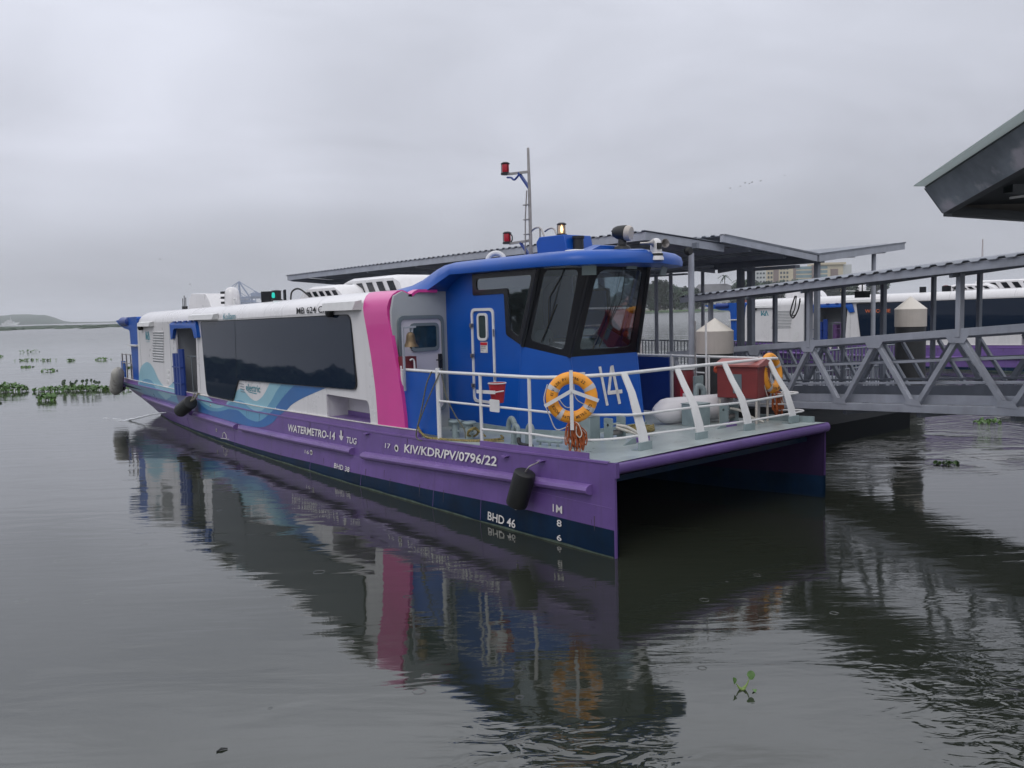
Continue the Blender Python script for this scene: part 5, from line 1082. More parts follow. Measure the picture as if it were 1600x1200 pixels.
# ================================================================== water
def watermat():
    m = bpy.data.materials.new('river_water'); m.use_nodes = True; t = m.node_tree; b_ = t.nodes['Principled BSDF']; n = t.nodes.new; l = t.links.new
    b_.inputs['Base Color'].default_value = (.030, .034, .026, 1); b_.inputs['Roughness'].default_value = .04; b_.inputs['IOR'].default_value = 1.68
    geo = n('ShaderNodeNewGeometry')
    def noise_(sx, sy, rot, sc, det, rough=.5, dist=0.):
        mp2 = n('ShaderNodeMapping'); mp2.inputs['Scale'].default_value = (sx, sy, 1); mp2.inputs['Rotation'].default_value = (0, 0, rot); l(geo.outputs['Position'], mp2.inputs[0])
        no = n('ShaderNodeTexNoise'); no.inputs['Scale'].default_value = sc; no.inputs['Detail'].default_value = det; no.inputs['Roughness'].default_value = rough; no.inputs['Distortion'].default_value = dist; l(mp2.outputs[0], no.inputs['Vector']); return no.outputs['Fac']
    def mth(op, a, c, cl=False):
        x = n('ShaderNodeMath'); x.operation = op; x.use_clamp = cl
        for i, v in enumerate((a, c)):
            if isinstance(v, (int, float)): x.inputs[i].default_value = v
            else: l(v, x.inputs[i])
        return x.outputs[0]
    def mrange(v, a, c, d, e):
        x = n('ShaderNodeMapRange'); x.interpolation_type = 'SMOOTHSTEP'
        x.inputs['From Min'].default_value = a; x.inputs['From Max'].default_value = c; x.inputs['To Min'].default_value = d; x.inputs['To Max'].default_value = e; l(v, x.inputs['Value']); return x.outputs[0]
    sp = n('ShaderNodeSeparateXYZ'); l(geo.outputs['Position'], sp.inputs[0])
    # choppier to the right of the bow, calm in front and on the left
    wob = mth('MULTIPLY', noise_(1, 1, 0, .30, 3), 4.0)
    chop = mth('MULTIPLY', mrange(mth('ADD', sp.outputs['X'], wob), 5.0, 7.5, 0, 1), mrange(mth('ADD', sp.outputs['Y'], wob), 15.0, 19.5, .02, 1))
    def blob(x0, y0, r0, r1):
        a_ = mth('SUBTRACT', sp.outputs['X'], x0); c_ = mth('SUBTRACT', sp.outputs['Y'], y0)
        return mrange(mth('SQRT', mth('ADD', mth('MULTIPLY', a_, a_), mth('MULTIPLY', c_, c_)), 0), r0, r1, 1, 0)
    near_ = mth('ADD', blob(4.2, 5.6, .3, 2.2), mth('MULTIPLY', blob(.25, 5.0, .2, 1.3), .9))
    nearn = noise_(.8, 1.6, R(-20), 3.6, 2, .45, 1.4)
    patch = mrange(noise_(1, 1, 0, .10, 3), .42, .62, .25, 1.0)
    fine = noise_(.55, 2.4, R(8), 3.2, 4, .55, .3); med = noise_(.5, 1.6, R(-12), 1.1, 3, .5, .4); swell = noise_(.35, 1.0, R(15), .22, 2)
    chopn = noise_(.7, 1.7, R(5), 2.6, 4, .62, .9)
    cpatch = mrange(noise_(1, 1, 0, .35, 3, .6, .6), .40, .62, .05, 1.0)
    h = mth('ADD', mth('MULTIPLY', mth('MULTIPLY', fine, patch), .0032), mth('ADD', mth('MULTIPLY', med, .009), mth('MULTIPLY', swell, .05)))
    h = mth('ADD', h, mth('MULTIPLY', mth('MULTIPLY', mth('MULTIPLY', chopn, chop), cpatch), .10))
    h = mth('ADD', h, mth('MULTIPLY', mth('MULTIPLY', near_, nearn), .018))
    vo = n('ShaderNodeTexVoronoi'); vo.voronoi_dimensions = '2D'; vo.inputs['Scale'].default_value = 2.6; l(geo.outputs['Position'], vo.inputs['Vector'])
    spc = n('ShaderNodeSeparateColor'); l(vo.outputs['Color'], spc.inputs[0]); keep = mrange(spc.outputs['Red'], .90, .92, 0, 1)
    rd = mth('MULTIPLY', spc.outputs['Green'], .16); dd = mth('SUBTRACT', vo.outputs['Distance'], mth('ADD', rd, .03)); gs = mth('POWER', 2.718, mth('MULTIPLY', mth('MULTIPLY', dd, dd), -2500.))
    h = mth('ADD', h, mth('MULTIPLY', mth('MULTIPLY', gs, mth('SINE', mth('MULTIPLY', dd, 220.), 0)), mth('MULTIPLY', keep, .0005)))
    bp_ = n('ShaderNodeBump'); bp_.inputs['Strength'].default_value = 1; bp_.inputs['Distance'].default_value = 1; l(h, bp_.inputs['Height']); l(bp_.outputs[0], b_.inputs['Normal'])
    l(mrange(sp.outputs['Y'], 28, 220, .03, .2), b_.inputs['Roughness'])
    # murky: the silt colour drifts a little
    dr_ = mrange(noise_(1, 1, 0, .07, 3), .35, .65, 0, 1); mx = n('ShaderNodeMix'); mx.data_type = 'RGBA'; l(dr_, mx.inputs['Factor']); mx.inputs['A'].default_value = (.017, .021, .015, 1); mx.inputs['B'].default_value = (.025, .028, .020, 1); l(mx.outputs['Result'], b_.inputs['Base Color'])
    return m
b = MB(); b.add([(-6000, -60, 0), (6000, -60, 0), (6000, 9000, 0), (-6000, 9000, 0)], [(0, 1, 2, 3)]); wt = b.build('water', watermat(), smooth=False, recalc=False); tag(wt, kind='structure')

# rain rings: shallow raised ripples
rr_ = random.Random(11); rips = MB()

# ================================================================== far shores
M['leaf_far'] = mat('shore_foliage', (.028, .058, .038), .8, var=.45, scale=.12)
M['leaf_mid'] = mat('shore_foliage_light', (.045, .08, .045), .8, var=.4, scale=.12)
M['trunk'] = mat('grey_trunk', (.12, .10, .085), .8)
def land(name, pts, top, depth, m, label=None):
    """long low bank: pts along the waterline, rises to top(k)"""
    m_ = MB(); rings_ = []
    for k, (x, y) in enumerate(pts):
        h = top[k]; d = Vector((x, y, 0)).normalized()
        rings_.append([(x, y, -.5), (x + d.x * .5, y + d.y * .5, .35 + h * .1), (x + d.x * depth * .25, y + d.y * depth * .25, h * .75), (x + d.x * depth * .6, y + d.y * depth * .6, h), (x + d.x * depth, y + d.y * depth, -.5)])
    m_.loft(rings_, False, False); o = m_.build(name, m); return tag(o, kind='structure')
def far(px, d, z=0.):   # bearing given as a slope x / y
    return (px * d, d, z)
land('river_bank', [(.14 * 545, 545), (.19 * 560, 560), (.26 * 560, 560), (.36 * 560, 560), (.5 * 560, 560), (.75 * 540, 540)], [1.5, 1.8, 1.8, 2, 2, 2], 420, mat('bank_earth', (.10, .11, .07), .9, var=.4, scale=.05))
land('weed_shore', [(.15 * 530, 530), (.22 * 538, 538), (.3 * 545, 545)], [.6, .8, .6], 25, mat('bank_weed', (.07, .13, .05), .8, var=.4, scale=.1))
hill = MB(); rings_ = []
prof = [(-.80, 24), (-.70, 27), (-.62, 29), (-.605, 31), (-.595, 33), (-.585, 33), (-.575, 31), (-.565, 30), (-.557, 29), (-.55, 25), (-.545, 20), (-.535, 9), (-.525, 5), (-.49, 3), (-.47, 3.5), (-.44, 2.2), (-.36, 1.6), (-.30, 1.4), (-.2, 1.2)]
D_ = 2500
for x, h in prof:
    h += mnoise.noise(Vector((x * 90, 0, 0))) * (.1 * h)
    rings_.append([(x * (D_ + o_), D_ + o_, z_) for o_, z_ in ((0, -.5), (15, h * .35 + .4), (90, h * .75), (260, h * 1.05), (700, -.5))])
hill.loft(rings_, False, False); tag(hill.build('hills', mat('hill_woods', (.035, .06, .04), .9, var=.5, scale=.03)), kind='structure')

def crown(rnd, R_, H_, n, leaf):
    """foliage clumps of many small faces in an uneven volume"""
    m_ = MB(); lobes = [(Vector((rnd.uniform(-.55, .55) * R_, rnd.uniform(-.5, .5) * R_, rnd.uniform(.2, .9) * H_)), rnd.uniform(.32, .55) * R_) for _ in range(14)]
    for k in range(n):
        c, r_ = rnd.choice(lobes); d = Vector((rnd.gauss(0, 1), rnd.gauss(0, 1), rnd.gauss(0, 1))).normalized(); p = c + d * r_ * rnd.uniform(.6, 1.08)
        a = Vector((rnd.gauss(0, 1), rnd.gauss(0, 1), rnd.gauss(0, .6))).normalized(); q = a.orthogonal().normalized(); s_ = leaf * rnd.uniform(.5, 1.3)
        m_.add([p - a * s_, p - q * s_ * .6, p + a * s_, p + q * s_ * .6], [(0, 1, 2, 3)])
    return m_
rnd = random.Random(5); protos = []
for k in range(5):
    tr = empty('shore_tree', (0, 0, 0)); H_ = 1.0
    m_ = MB(); m_.tube([(0, 0, 0), (.2, .1, 5), (.1, 0, 10)], [.5, .35, .15], 7)
    for j in range(4): a = j * 1.6 + k; m_.tube([(.15, 0, 4 + j), (2.2 * math.cos(a), 2.2 * math.sin(a), 8 + j)], [.18, .06], 5)
    m_.build('trunk', M['trunk'], tr); cm = crown(rnd, 8.5, 17.5, 2600, .95); cm.build('crown', M['leaf_far'] if k % 2 == 0 else M['leaf_mid'], tr, smooth=False, recalc=False); protos.append(tr)
used = set()
tx = [(.146, 560, 1.0), (.158, 565, 1.05), (.170, 556, .92), (.180, 560, 1.1), (.188, 566, .86), (.197, 560, .80), (.206, 556, .7), (.2155, 560, .78), (.224, 564, .70), (.272, 575, .82), (.281, 580, .92), (.290, 575, .98), (.300, 590, .95), (.312, 600, 1.0), (.325, 600, .9), (.34, 590, .9), (.36, 585, .9), (.385, 590, .9), (.41, 590, .9), (.44, 590, .9), (.13, 560, .6), (.12, 565, .5), (.235, 640, .8), (.25, 650, .8)]
posw = ['tall dark tree at the left end of the far right shore', 'broad tree second from the left on the far shore', 'tree in the gap between the wheelhouse and the first canopy post', 'tallest rounded tree on the far right shore', 'dark tree right of the tallest one on the far shore', 'tree behind the second canopy post on the far shore', 'low tree left of the white house group on the far shore', 'light crowned tree by the pale huts on the far shore', 'tree touching the left gable of the grey roofed house']
for i, (sx, d, s_) in enumerate(tx):
    k = i % 5
    o = protos[k] if k not in used else copy_tree(protos[k]); used.add(k)
    o.location = (sx * d, d, 1.2); o.scale = (s_ * (1.15 if i % 2 else .95), s_, s_ * 1.06); o.rotation_euler = (0, 0, i * 1.3)
    o['label'] = posw[i] if i < len(posw) else 'leafy tree behind the roofs and posts on the far right shore'
    o['category'] = 'tree'; o['group'] = 'broadleaf trees on the far shore' if i < len(posw) else 'leafy trees behind the far roofs'
def palm(x, y, h, label, first=None):
    if first: o = copy_tree(first)
    else:
        o = empty('palm_tree', (0, 0, 0)); m_ = MB(); m_.tube([(0, 0, 0), (.4, 0, 8), (.2, .2, 15)], [.3, .22, .18], 7); m_.build('trunk', M['trunk'], o); m_ = MB(); r2 = random.Random(2)
        for k in range(20):
            a = k * .95; e_ = r2.uniform(-.3, .9); L_ = 4.2; prev = Vector((.2, .2, 15)); wv = Vector((-math.sin(a), math.cos(a), 0)) * .38
            for j in range(1, 6):
                t_ = j / 5; p = Vector((.2 + math.cos(a) * L_ * t_ * math.cos(e_ * .7), .2 + math.sin(a) * L_ * t_ * math.cos(e_ * .7), 15 + math.sin(e_) * L_ * t_ - 2.6 * t_ * t_))
                m_.add([prev - wv * (1.2 - t_ * .6), prev + wv * (1.2 - t_ * .6), p + wv * (1 - t_ * .9), p - wv * (1 - t_ * .9)], [(0, 1, 2, 3)]); prev = p
        m_.build('crown', M['leaf_far'], o, smooth=False, recalc=False)
    o.location = (x, y, 1); o.scale = (h / 15,) * 3; o['label'] = label; o['category'] = 'palm'; o['group'] = 'palms on the far shore'; return o
pm = palm(.2565 * 600, 600, 22.5, 'palm rising behind the grey roofed house on the far shore'); palm(.276 * 600, 600, 19, 'palm right of the grey roofed house, in front of the far trees', pm); palm(.272 * 640, 640, 20, 'shorter palm deep behind the grey roofed house', pm)
M['fwall'] = mat('far_wall_white', (.48, .50, .50), .7, var=.1, scale=.2); M['fcream'] = mat('far_wall_cream', (.50, .44, .32), .7, var=.08, scale=.1); M['fwin'] = mat('far_window', (.06, .08, .09), .2, var=.3, scale=.3); M['froof'] = mat('far_grey_roof', (.12, .12, .13), .7, var=.15, scale=.2); M['fglass'] = mat('far_curtain_glass', (.17, .25, .28), .2, var=.2, scale=.1); M['fbrown'] = mat('far_brown_panel', (.20, .15, .14), .7); M['fred'] = mat('far_red_roof', (.42, .14, .10), .7, var=.2, scale=.4); M['fred2'] = mat('far_brick_wall', (.38, .10, .08), .7, var=.2)
def building(name, x, y, rz_, label):
    return empty(name, (x, y, 1), rz_, label, 'building')
# grey-roofed house
hb = building('waterside_house', .2225 * 590, 590, 0, 'wide white waterside house with a hipped grey roof on the far shore')
m_ = MB(); m_.box((0, 0, 0), (40, 18, 9.5)); m_.build('wall', M['fwall'], hb)
m_ = MB(); m_.add([(-1.5, -1.5, 9.5), (41.5, -1.5, 9.5), (41.5, 19.5, 9.5), (-1.5, 19.5, 9.5), (4, 9, 17.5), (24, 9, 17.5)], [(0, 1, 5, 4), (1, 2, 5), (2, 3, 4, 5), (3, 0, 4), (0, 3, 2, 1)]); m_.build('roof', M['froof'], hb, smooth=False)
for r_ in range(2):
    for k in range(9): m_ = MB(); m_.box((1.2 + k * 4.3, -.15, 1.5 + r_ * 4.2), (3.9 + k * 4.3, .05, 4.1 + r_ * 4.2)); m_.build('window', M['fwin'], hb)
for k in range(5): m_ = MB(); m_.box((3 + k * 4.2, -.6, 9.9), (4.6 + k * 4.2, 2, 11.8)); m_.build('dormer', M['fwall'], hb)
hh = building('red_roofed_pavilion', .146 * 550, 550, 0, 'small pavilion with tiered red roofs on the far shore, seen through the wheelhouse'); 
m_ = MB(); m_.box((-5, 0, 0), (5, 8, 4)); m_.build('wall', M['fwall'], hh)
for z, w_ in ((4, 7), (7.2, 4.2)): m_ = MB(); m_.add([(-w_, 4 - w_, z), (w_, 4 - w_, z), (w_, 4 + w_, z), (-w_, 4 + w_, z), (-w_ * .45, 4, z + 2.8), (w_ * .45, 4, z + 2.8)], [(0, 1, 5, 4), (1, 2, 5), (2, 3, 4, 5), (3, 0, 4), (0, 3, 2, 1)]); m_.build('roof', M['fred'], hh, smooth=False)
for k in range(3): m_ = MB(); m_.box((-3.6 + k * 3, -.1, 1), (-2 + k * 3, .05, 3.2)); m_.build('window', M['fwin'], hh)
hr = building('brick_house', .283 * 570, 570, 0, 'small red brick house with a dark window on the far shore'); m_ = MB(); m_.box((-2, 0, 0), (6, 8, 9.5)); m_.build('wall', M['fred2'], hr); m_ = MB(); m_.box((-2.4, -.4, 9.5), (6.4, 8.4, 10)); m_.build('roof', M['froof'], hr); m_ = MB(); m_.box((-1.2, -.1, 5.5), (1.2, .1, 7.8)); m_.build('window', M['fwin'], hr)
for i, (sx, d, w_, lb) in enumerate(((.199, 556, 7, 'low white hut left of the third canopy post on the far shore'), (.211, 558, 6, 'low white hut right of the third canopy post on the far shore'))):
    h2 = building('shore_hut', sx * d, d, 0, lb); h2['group'] = 'low huts on the far shore'; m_ = MB(); m_.box((0, 0, 0), (w_, 6, 3.6)); m_.build('wall', M['fwall'], h2); m_ = MB(); m_.add([(-.6, -.6, 3.6), (w_ + .6, -.6, 3.6), (w_ + .6, 6.6, 3.6), (-.6, 6.6, 3.6), (-.6, 3, 5.4), (w_ + .6, 3, 5.4)], [(0, 1, 5, 4), (1, 2, 5), (2, 3, 4, 5), (3, 0, 4)]); m_.build('roof', M['froof'], h2, smooth=False); m_ = MB(); m_.box((1, -.1, 1), (2.4, .05, 2.6)); m_.build('window', M['fwin'], h2)
# high-rise behind
hg = building('tall_building', .294 * 800, 800, 0, 'tall pale building with glass bands and cream towers on the far shore')
def hb_(x0, x1, h, m, nm='wall', y0=0, y1=30): m_ = MB(); m_.box((x0, y0, 0), (x1, y1, h)); return m_.build(nm, m, hg)
hb_(0, 10, 36, M['fwall']); hb_(10.02, 38, 38, M['fcream']); hb_(38.02, 62, 37, M['fcream'], y0=2); hb_(62.02, 84, 39, M['fcream'], y0=1); hb_(84.02, 93, 38, M['fwall'], y0=3)
hb_(-.0, 0, 0, M['fwall']) if False else None
m_ = MB(); m_.box((36, -.5, 0), (38.5, 3, 38.6)); m_.box((54.5, .8, 0), (57.5, 4, 38.2)); m_.build('pier', M['fbrown'], hg); m_ = MB(); m_.box((17, -.4, 0), (22, 1, 37)); m_.build('pier', M['fbrown'], hg)
m_ = MB(); m_.box((60, -1, 38.2), (86, 30, 40.2)); m_.build('parapet', M['fcream'], hg)
for k in range(9):
    z = 2.5 + k * 4
    for x0, x1, yy in ((38.7, 54.3, 1.7), (57.7, 69, 1.7 - .9)):
        m_ = MB(); m_.box((x0, yy, z), (x1, yy + .5, z + 2.7)); m_.build('window', M['fglass'], hg)
    for x0 in (11.5, 14.3, 23.5, 26.5, 29.5): m_ = MB(); m_.box((x0, -.3, z), (x0 + 1.8, .1, z + 2.2)); m_.build('window', M['fwin'], hg)
    for x0 in (1, 4, 7): m_ = MB(); m_.box((x0, -.3, z + .3), (x0 + 1.8, .1, z + 2)); m_.build('window', M['fwin'], hg)
m_ = MB(); m_.box((72, .3, 14), (79, 1.2, 34)); m_.build('balcony_bay', M['fbrown'], hg)
tw = empty('radio_tower', (.5645 * 1500, 1500, 1), 0, 'thin lattice radio mast on the horizon above the gangway roof', 'mast'); m_ = MB()
for a in range(3): m_.tube([(3 * math.cos(a * 2.1), 3 * math.sin(a * 2.1), 0), (.6 * math.cos(a * 2.1), .6 * math.sin(a * 2.1), 108)], .35, 4)
for k in range(20): m_.tube([(3 - k * .12, 0, k * 5.3), (-2 + k * .08, 2 - k * .08, k * 5.3 + 5)], .2, 4)
m_.build('lattice', mat('faded_mast_paint', (.3, .2, .2), .6), tw)
# container cranes
M['crane'] = mat('blue_crane_paint', (.10, .16, .30), .6)
def crane(x, y, s_, label, first=None):
    if first: o = copy_tree(first)
    else:
        o = empty('container_crane', (0, 0, 0)); m_ = MB()
        for sx in (-12, 12):
            for sy in (-8, 8): m_.bar((sx, sy, 0), (sx, sy, 42), 3, 3)
            m_.bar((sx, -8, 14), (sx, 8, 14), 2, 2)
        m_.bar((-12, 0, 16), (12, 0, 16), 2.2, 2.6); m_.build('portal_frame', M['crane'], o)
        m_ = MB(); m_.bar((-42, 0, 43), (62, 0, 43), 5, 4.5); m_.build('boom', M['crane'], o)
        m_ = MB(); m_.bar((-10, 0, 44), (10, 0, 76), 2.4, 2.4); m_.bar((10, -5, 44), (10, 0, 76), 2.4, 2.4); m_.bar((10, 5, 44), (10, 0, 76), 2.4, 2.4); m_.build('mast_frame', M['crane'], o)
        m_ = MB(); m_.bar((10, 0, 76), (58, 0, 45), 1.2, 1.2); m_.bar((10, 0, 76), (36, 0, 45), 1.2, 1.2); m_.bar((10, 0, 76), (-38, 0, 45), 1.2, 1.2); m_.build('stay', M['crane'], o)
        m_ = MB(); m_.box((-34, -6, 45), (-14, 6, 52)); m_.build('machinery_house', M['crane'], o)
    o.location = (x, y, 0); o.scale = (s_,) * 3; o['label'] = label; o['category'] = 'crane'; o['group'] = 'container cranes on the horizon'; return o
c1 = crane(-.3165 * 2300, 2300, 1.36, 'tallest blue container crane with stays raised to a peak, hazy on the horizon'); c1.rotation_euler = (0, 0, PI)
c2 = crane(-.336 * 2250, 2250, 1.12, 'left container crane next to the white pod on the ferry roof', c1); c2.rotation_euler = (0, 0, .5)
c3 = crane(-.299 * 2300, 2300, 1.0, 'rightmost container crane with a boxy machinery house', c1); c3.rotation_euler = (0, 0, PI + .3)
c4 = crane(-.327 * 2300, 2330, 1.05, 'low container crane between the left crane and the tallest one', c1); c4.rotation_euler = (0, 0, PI - .7)
# moored ship
sh = empty('distant_ship', (-.598 * 2100, 2100, 0), 0, 'tiny pale ship in front of the hazy headland', 'ship'); m_ = MB(); m_.loft([[(-20, -4, 0), (-20, 4, 0), (-22, 4, 6), (-22, -4, 6)], [(16, -4, 0), (16, 4, 0), (24, .5, 7), (24, -.5, 7)]]); m_.build('ship_hull', M['fwall'], sh); m_ = MB(); m_.box((-14, -3.5, 6), (8, 3.5, 10)); m_.box((-8, -3, 10), (2, 3, 14)); m_.bar((0, 0, 14), (0, 0, 22), .8, .8); m_.build('superstructure', M['fwall'], sh)

# ================================================================== water hyacinth
M['hy1'] = mat('hyacinth_leaf', (.075, .16, .035), .42, var=.4, scale=9); M['hy2'] = mat('hyacinth_leaf_dark', (.02, .045, .018), .5, var=.4, scale=9); M['hystem'] = mat('hyacinth_stem', (.16, .24, .06), .5)
def leafdisc(m_, c, nrm, r_, rnd_):
    n_ = Vector(nrm).normalized(); a = n_.orthogonal().normalized(); q = n_.cross(a); pts = []
    for k in range(7):
        t_ = 2 * PI * k / 7; pts.append(c + (a * math.cos(t_) * r_ + q * math.sin(t_) * r_ * .85) + n_ * (r_ * .12 * math.cos(2 * t_)))
    m_.add([c - n_ * r_ * .12] + pts, [(0, k + 1, (k + 1) % 7 + 1) for k in range(7)])
def hyacinth(x, y, lx, ly, h, n, leaf, label, tall=0, seed=0, grp='water hyacinth clumps'):
    r_ = random.Random(seed); root = empty('water_hyacinth', (x, y, 0), 0, label, 'water plant', grp); ml, ms, mt = MB(), MB(), MB()
    for k in range(n):
        u = r_.uniform(-1, 1); v = r_.uniform(-1, 1)
        if u * u + v * v > 1: continue
        env = (1 - u * u * .7) ** .5; z = h * env * r_.uniform(.15, 1); p = Vector((u * lx / 2, v * ly / 2, z))
        leafdisc(ml, p, (r_.gauss(0, .9), r_.gauss(-.3, .9), 1), leaf * r_.uniform(.6, 1.2), r_)
        if k % 3 == 0: ms.tube([(p.x + r_.uniform(-.03, .03), p.y, -.02), p], leaf * .12, 4, caps=False)
    for k in range(tall):
        u = r_.uniform(-.45, .7); p = Vector((u * lx / 2, r_.uniform(-.3, .3) * ly / 2, h * r_.uniform(1.25, 1.9))); leafdisc(mt, p, (r_.gauss(0, .6), -1, r_.uniform(-.1, .5)), leaf * 1.25, r_); ms.tube([(p.x + .06 * r_.uniform(-1, 1), p.y, 0), p], leaf * .11, 4, caps=False)
    ml.build('leaves', M['hy1'], root, smooth=False, recalc=False)
    if tall: mt.build('tall_leaves', M['hy2'], root, smooth=False, recalc=False)
    if ms.v: ms.build('stems', M['hystem'], root, recalc=False)
    return root
hyacinth(-22.9, 37.2, 2.4, .9, .38, 380, .075, 'rounded green hyacinth clump cut by the left edge', seed=1)
hyacinth(-19.4, 36.6, 3.5, .7, .24, 420, .065, 'long green hyacinth raft with tall stalks left of the stern', tall=22, seed=2)
hyacinth(-17.3, 36.2, 1.3, .6, .22, 120, .065, 'low hyacinth patch touching the black stern fender', seed=22)
hyacinth(-18.2, 32.4, .72, .5, .30, 110, .075, 'small hyacinth tuft below the long raft', seed=3)
hyacinth(-19.6, 31.6, .22, .2, .12, 16, .05, 'tiny hyacinth sprig left of the small tuft', seed=31)
sm = [(-51.1, 88.5, 2.2, .40, 'dark hyacinth patch farthest out on the left, highest in the open water'), (-39.9, 68.5, 2.0, .22, 'flat hyacinth patch below the farthest one'), (-37.6, 67.5, 1.3, .25, 'thin hyacinth patch right of the flat one'), (-32.35, 66, 1.2, .28, 'hyacinth patch close to the blue stern arch'), (-29.0, 52.1, 1.0, .3, 'hyacinth patch just above the long raft'), (-48, 78, .8, .2, 'small dark hyacinth speck left of the flat patch'), (-34.9, 66, .5, .25, 'single hyacinth sprig between two thin patches'), (-24.5, 53.5, .9, .1, 'thin floating hyacinth strip beside the stern panel'), (-33.6, 58, 1.1, .1, 'thin weed line above the left clump')]
for i, (x, y, lx, h, lb) in enumerate(sm): hyacinth(x, y, lx, .7, h * .6, 34, .085, lb, seed=40 + i)
hyacinth(11.45, 19.9, .7, .4, .10, 60, .05, 'bright green hyacinth patch floating beyond the gangway at right', seed=60); hyacinth(7.9, 15.0, .45, .28, .07, 40, .04, 'dark hyacinth patch drifting under the gangway', seed=61)
b = MB(); rw = random.Random(9)
for k in range(150):
    d = rw.uniform(390, 900) if k % 3 else rw.uniform(430, 640); sl_ = rw.uniform(-.66, -.455)
    sl_ += .01 * math.sin(k * .9); x, y = sl_ * d, d; L_ = rw.uniform(2.5, 13) * d / 700; W_ = rw.uniform(8, 30) * (d / 600) ** 2; h = rw.uniform(.4, .9); n_ = 9; o_ = len(b.v)
    for j_ in range(n_): a = 2 * PI * j_ / n_; q_ = rw.uniform(.45, 1.1); b.v.append((x + math.cos(a) * L_ * q_, y + math.sin(a) * W_ * q_, .01))
    for j_ in range(n_): a = 2 * PI * j_ / n_; q_ = rw.uniform(.2, .7); b.v.append((x + math.cos(a) * L_ * q_, y + math.sin(a) * W_ * q_, h * rw.uniform(.4, 1)))
    for j_ in range(n_): k2 = (j_ + 1) % n_; b.f.append((o_ + j_, o_ + k2, o_ + n_ + k2, o_ + n_ + j_))
    b.f.append(tuple(o_ + n_ + j_ for j_ in range(n_)))
for k in range(60):
    sl_ = rw.uniform(.12, .3); d = rw.uniform(380, 520); x, y = sl_ * d, d; L_ = rw.uniform(1, 7); h = .3
    b.add([(x - L_, y, 0), (x, y - L_, 0), (x + L_, y, 0), (x, y + L_, 0), (x, y, h)], [(0, 1, 4), (1, 2, 4), (2, 3, 4), (3, 0, 4)])
tag(b.build('floating_weed', mat('floating_weed', (.020, .045, .020), .8, var=.3, scale=.1), smooth=False), 'scattered dark mats of weed far out on the left', 'water plants', kind='stuff')
# the single plantlet in the foreground
pl = empty('hyacinth_plantlet', (1.74, 6.28, 0), 0, 'single two-leaved hyacinth plantlet floating in the foreground', 'water plant')
b = MB()
for p, q, r_ in (((0, 0, .0), (.06, .02, .075), .02), ((0, 0, 0), (-.045, 0, .05), .014), ((0, 0, 0), (.02, -.03, .02), .01)):
    b.tube(smoothpath([p, ((p[0] + q[0]) * .6, (p[1] + q[1]) * .5, q[2] * .4), q], 4), [.006, .012, .012, .01, .008, .006, .005, .004, .003][:9], 8)
b.build('stalks', M['hystem'], pl)
b = MB(); rq = random.Random(4)
for c, nr, s_ in (((.075, .02, .105), (-.2, -1, .35), .032), ((-.06, 0, .072), (.7, -.8, .2), .024), ((.085, -.04, .012), (0, -.2, 1), .018)):
    m0 = Vector(c); n_ = Vector(nr).normalized(); a = n_.cross(Vector((0, 0, 1))).normalized(); q = a.cross(n_); pts = [m0 + a * math.cos(t_) * s_ * (.8 if math.sin(t_) < 0 else 1) + q * math.sin(t_) * s_ * 1.1 + n_ * .006 * math.cos(2 * t_) for t_ in [2 * PI * k / 18 for k in range(18)]]
    b.add([m0 - n_ * .006] + pts, [(0, k + 1, (k + 1) % 18 + 1) for k in range(18)])
b.build('leaf_blades', M['hy1'], pl, recalc=False)
db = empty('driftwood', (-2.09, 5.56, 0), .5, 'small dark scrap of debris afloat at the bottom left', 'debris')
b = MB(); b.tube([(-.035, 0, .004), (0, .008, .012), (.04, .0, .006)], [.004, .009, .004], 6); b.tube([(-.02, .01, .004), (-.035, -.01, .006)], .004, 5); b.build('twig', M['rubber'], db)

# birds
def bird(c, s_, fl, label, grp='birds flying in a loose line'):
    m_ = MB(); m_.lathe([(0, -.5), (.07, -.4), (.12, -.1), (.1, .15), (.06, .35), (0, .48)], (0, 0, 0), 8, 'x')
    for sy in (-1, 1): m_.add([(.15, sy * .08, .05), (-.15, sy * .08, .05), (-.28, sy * .6, .1 + fl), (.0, sy * .75, .12 + fl), (-.35, sy * 1.2, .05 + fl * .8)], [(0, 1, 2, 3), (3, 2, 4)])
    m_.add([(-.45, -.04, 0), (-.45, .04, 0), (-.75, .1, 0), (-.75, -.1, 0)], [(0, 1, 2, 3)])
    o = m_.build('bird', M['rubber'], recalc=False); o.location = c; o.scale = (s_,) * 3; o.rotation_euler = (0, 0, R(20)); return tag(o, label, 'bird', grp)
def skypt(px, py, d):
    v = F + Rv * (px - 800) / 1300 - Uv * (py - 600) / 1300; v = v * (d / v.y); return Vector((0, 0, 3)) + v
for (px, py, fl, lb) in ((1141, 294, .1, 'leftmost and lowest bird of the line'), (1157, 291, -.1, 'faint second bird from the left in the line'), (1164, 286, .3, 'third bird from the left in the line'), (1171, 287, .0, 'fourth bird from the left, close to the next one'), (1175, 285, .3, 'fifth bird from the left, wings raised'), (1188.5, 283, .3, 'bird set apart right of the middle of the line'), (1226, 274, 0, 'bird farthest to the right, alone'), (250, 405, .1, 'lone bird high above the stern of the ferry'), (297, 444, .0, 'lone bird low above the white pod on the ferry roof')):
    bird(skypt(px, py, 180), .42, fl, lb, 'birds flying in a loose line' if px > 1000 else 'single birds over the ferry')

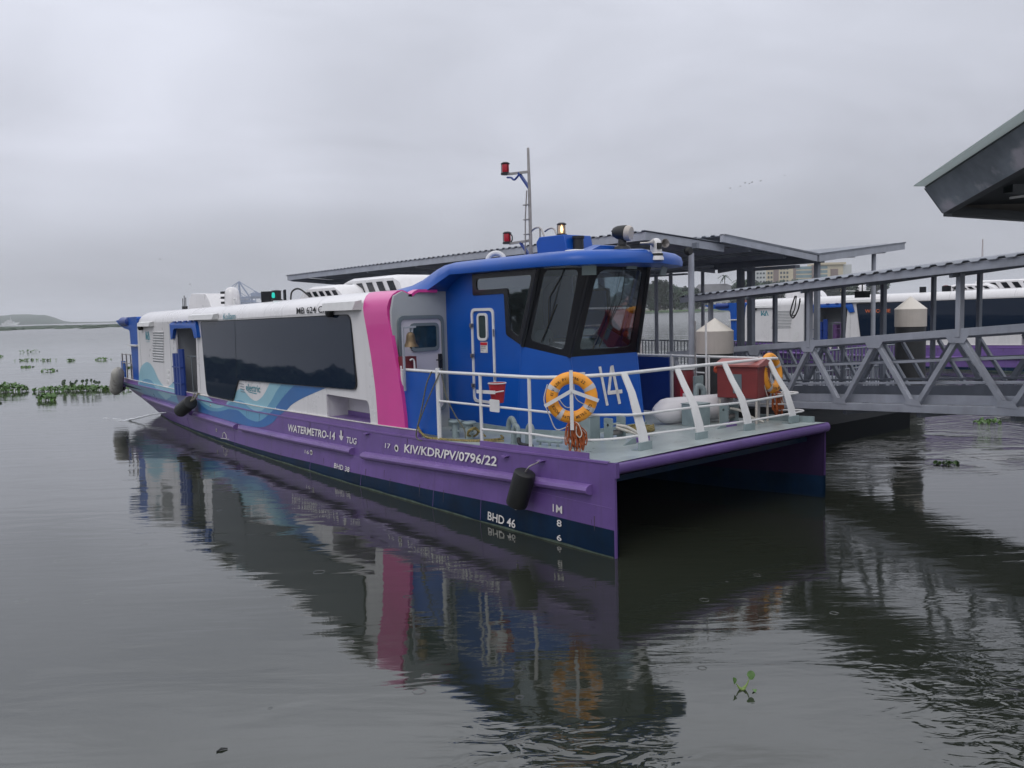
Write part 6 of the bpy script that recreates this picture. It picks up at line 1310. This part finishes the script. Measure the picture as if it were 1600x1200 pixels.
# ---- cooling water jet from the hull near the stern
b = MB(); o0 = fp(-17.9, -.1, .30)
pj = smoothpath([fp(-18.6, .38, .27), fp(-18.8, .3, .26), fp(-19.2, 0, .19), fp(-19.6, -.3, .08), fp(-20.0, -.5, .005)], 5)
b.tube([q - o0 + Vector((0, 0, .006 * math.sin(k * 2.3))) for k, q in enumerate(pj)], [.011 + .0012 * k + .004 * math.sin(k * 1.9) for k in range(len(pj))], 7)
rj = random.Random(8)
for k in range(14):
    t_ = rj.uniform(0, 1); q = fp(-19.9 - t_ * 1.3 + rj.uniform(-.2, .2), -.5 - t_ * .25 + rj.uniform(-.12, .12), .004) - o0; s_ = rj.uniform(.02, .07)
    b.add([q + Vector((-s_ * 1.6, 0, 0)), q + Vector((0, -s_ * .5, 0)), q + Vector((s_ * 1.6, 0, 0)), q + Vector((0, s_ * .5, 0)), q + Vector((0, 0, s_ * .35))], [(0, 1, 4), (1, 2, 4), (2, 3, 4), (3, 0, 4)])
jt = b.build('water_jet', mat('white_water', (.55, .57, .60), .35, var=.2, scale=12)); jt.location = o0; tag(jt, 'thin white jet of water spouting from the hull near the stern', 'water jet')

# wooded shore on the left, outside the frame but mirrored in the cabin glass
b = MB(); rs_ = random.Random(12)
for k in range(9000):
    a = R(-rs_.uniform(38, 78)); d = rs_.uniform(330, 380); env = 9 + 5 * mnoise.noise(Vector((a * 22, 0, 0))) + 2.5 * mnoise.noise(Vector((a * 80, 3, 0)))
    z = rs_.uniform(0, 1) ** .7 * env; p = Vector((math.sin(a) * d, math.cos(a) * d, z)); v1 = Vector((rs_.gauss(0, 1), rs_.gauss(0, 1), rs_.gauss(0, 1))).normalized(); v2 = v1.orthogonal().normalized(); s_ = rs_.uniform(.8, 2.0)
    b.add([p - v1 * s_, p - v2 * s_, p + v1 * s_, p + v2 * s_], [(0, 1, 2, 3)])
wd_ = b.build('wooded_shore', M['leaf_far'], smooth=False, recalc=False); tag(wd_, 'dark wooded shore on the left, mirrored in the cabin glass', 'woods', kind='stuff')

# ================================================================== haze
hz = MB(); hz.box((-5500, -50, -1), (5500, 8500, 140)); ho = hz.build('haze', None or bpy.data.materials.new('haze'), smooth=False); tag(ho, kind='stuff'); tag(ho, 'pale rainy haze over the whole river', 'haze')
hm = ho.data.materials[0]; hm.use_nodes = True; t = hm.node_tree; t.nodes.clear(); o_ = t.nodes.new('ShaderNodeOutputMaterial'); pv = t.nodes.new('ShaderNodeVolumePrincipled'); pv.inputs['Color'].default_value = (.93, .95, 1, 1); pv.inputs['Density'].default_value = .00017; pv.inputs['Anisotropy'].default_value = 0; t.links.new(pv.outputs[0], o_.inputs['Volume'])
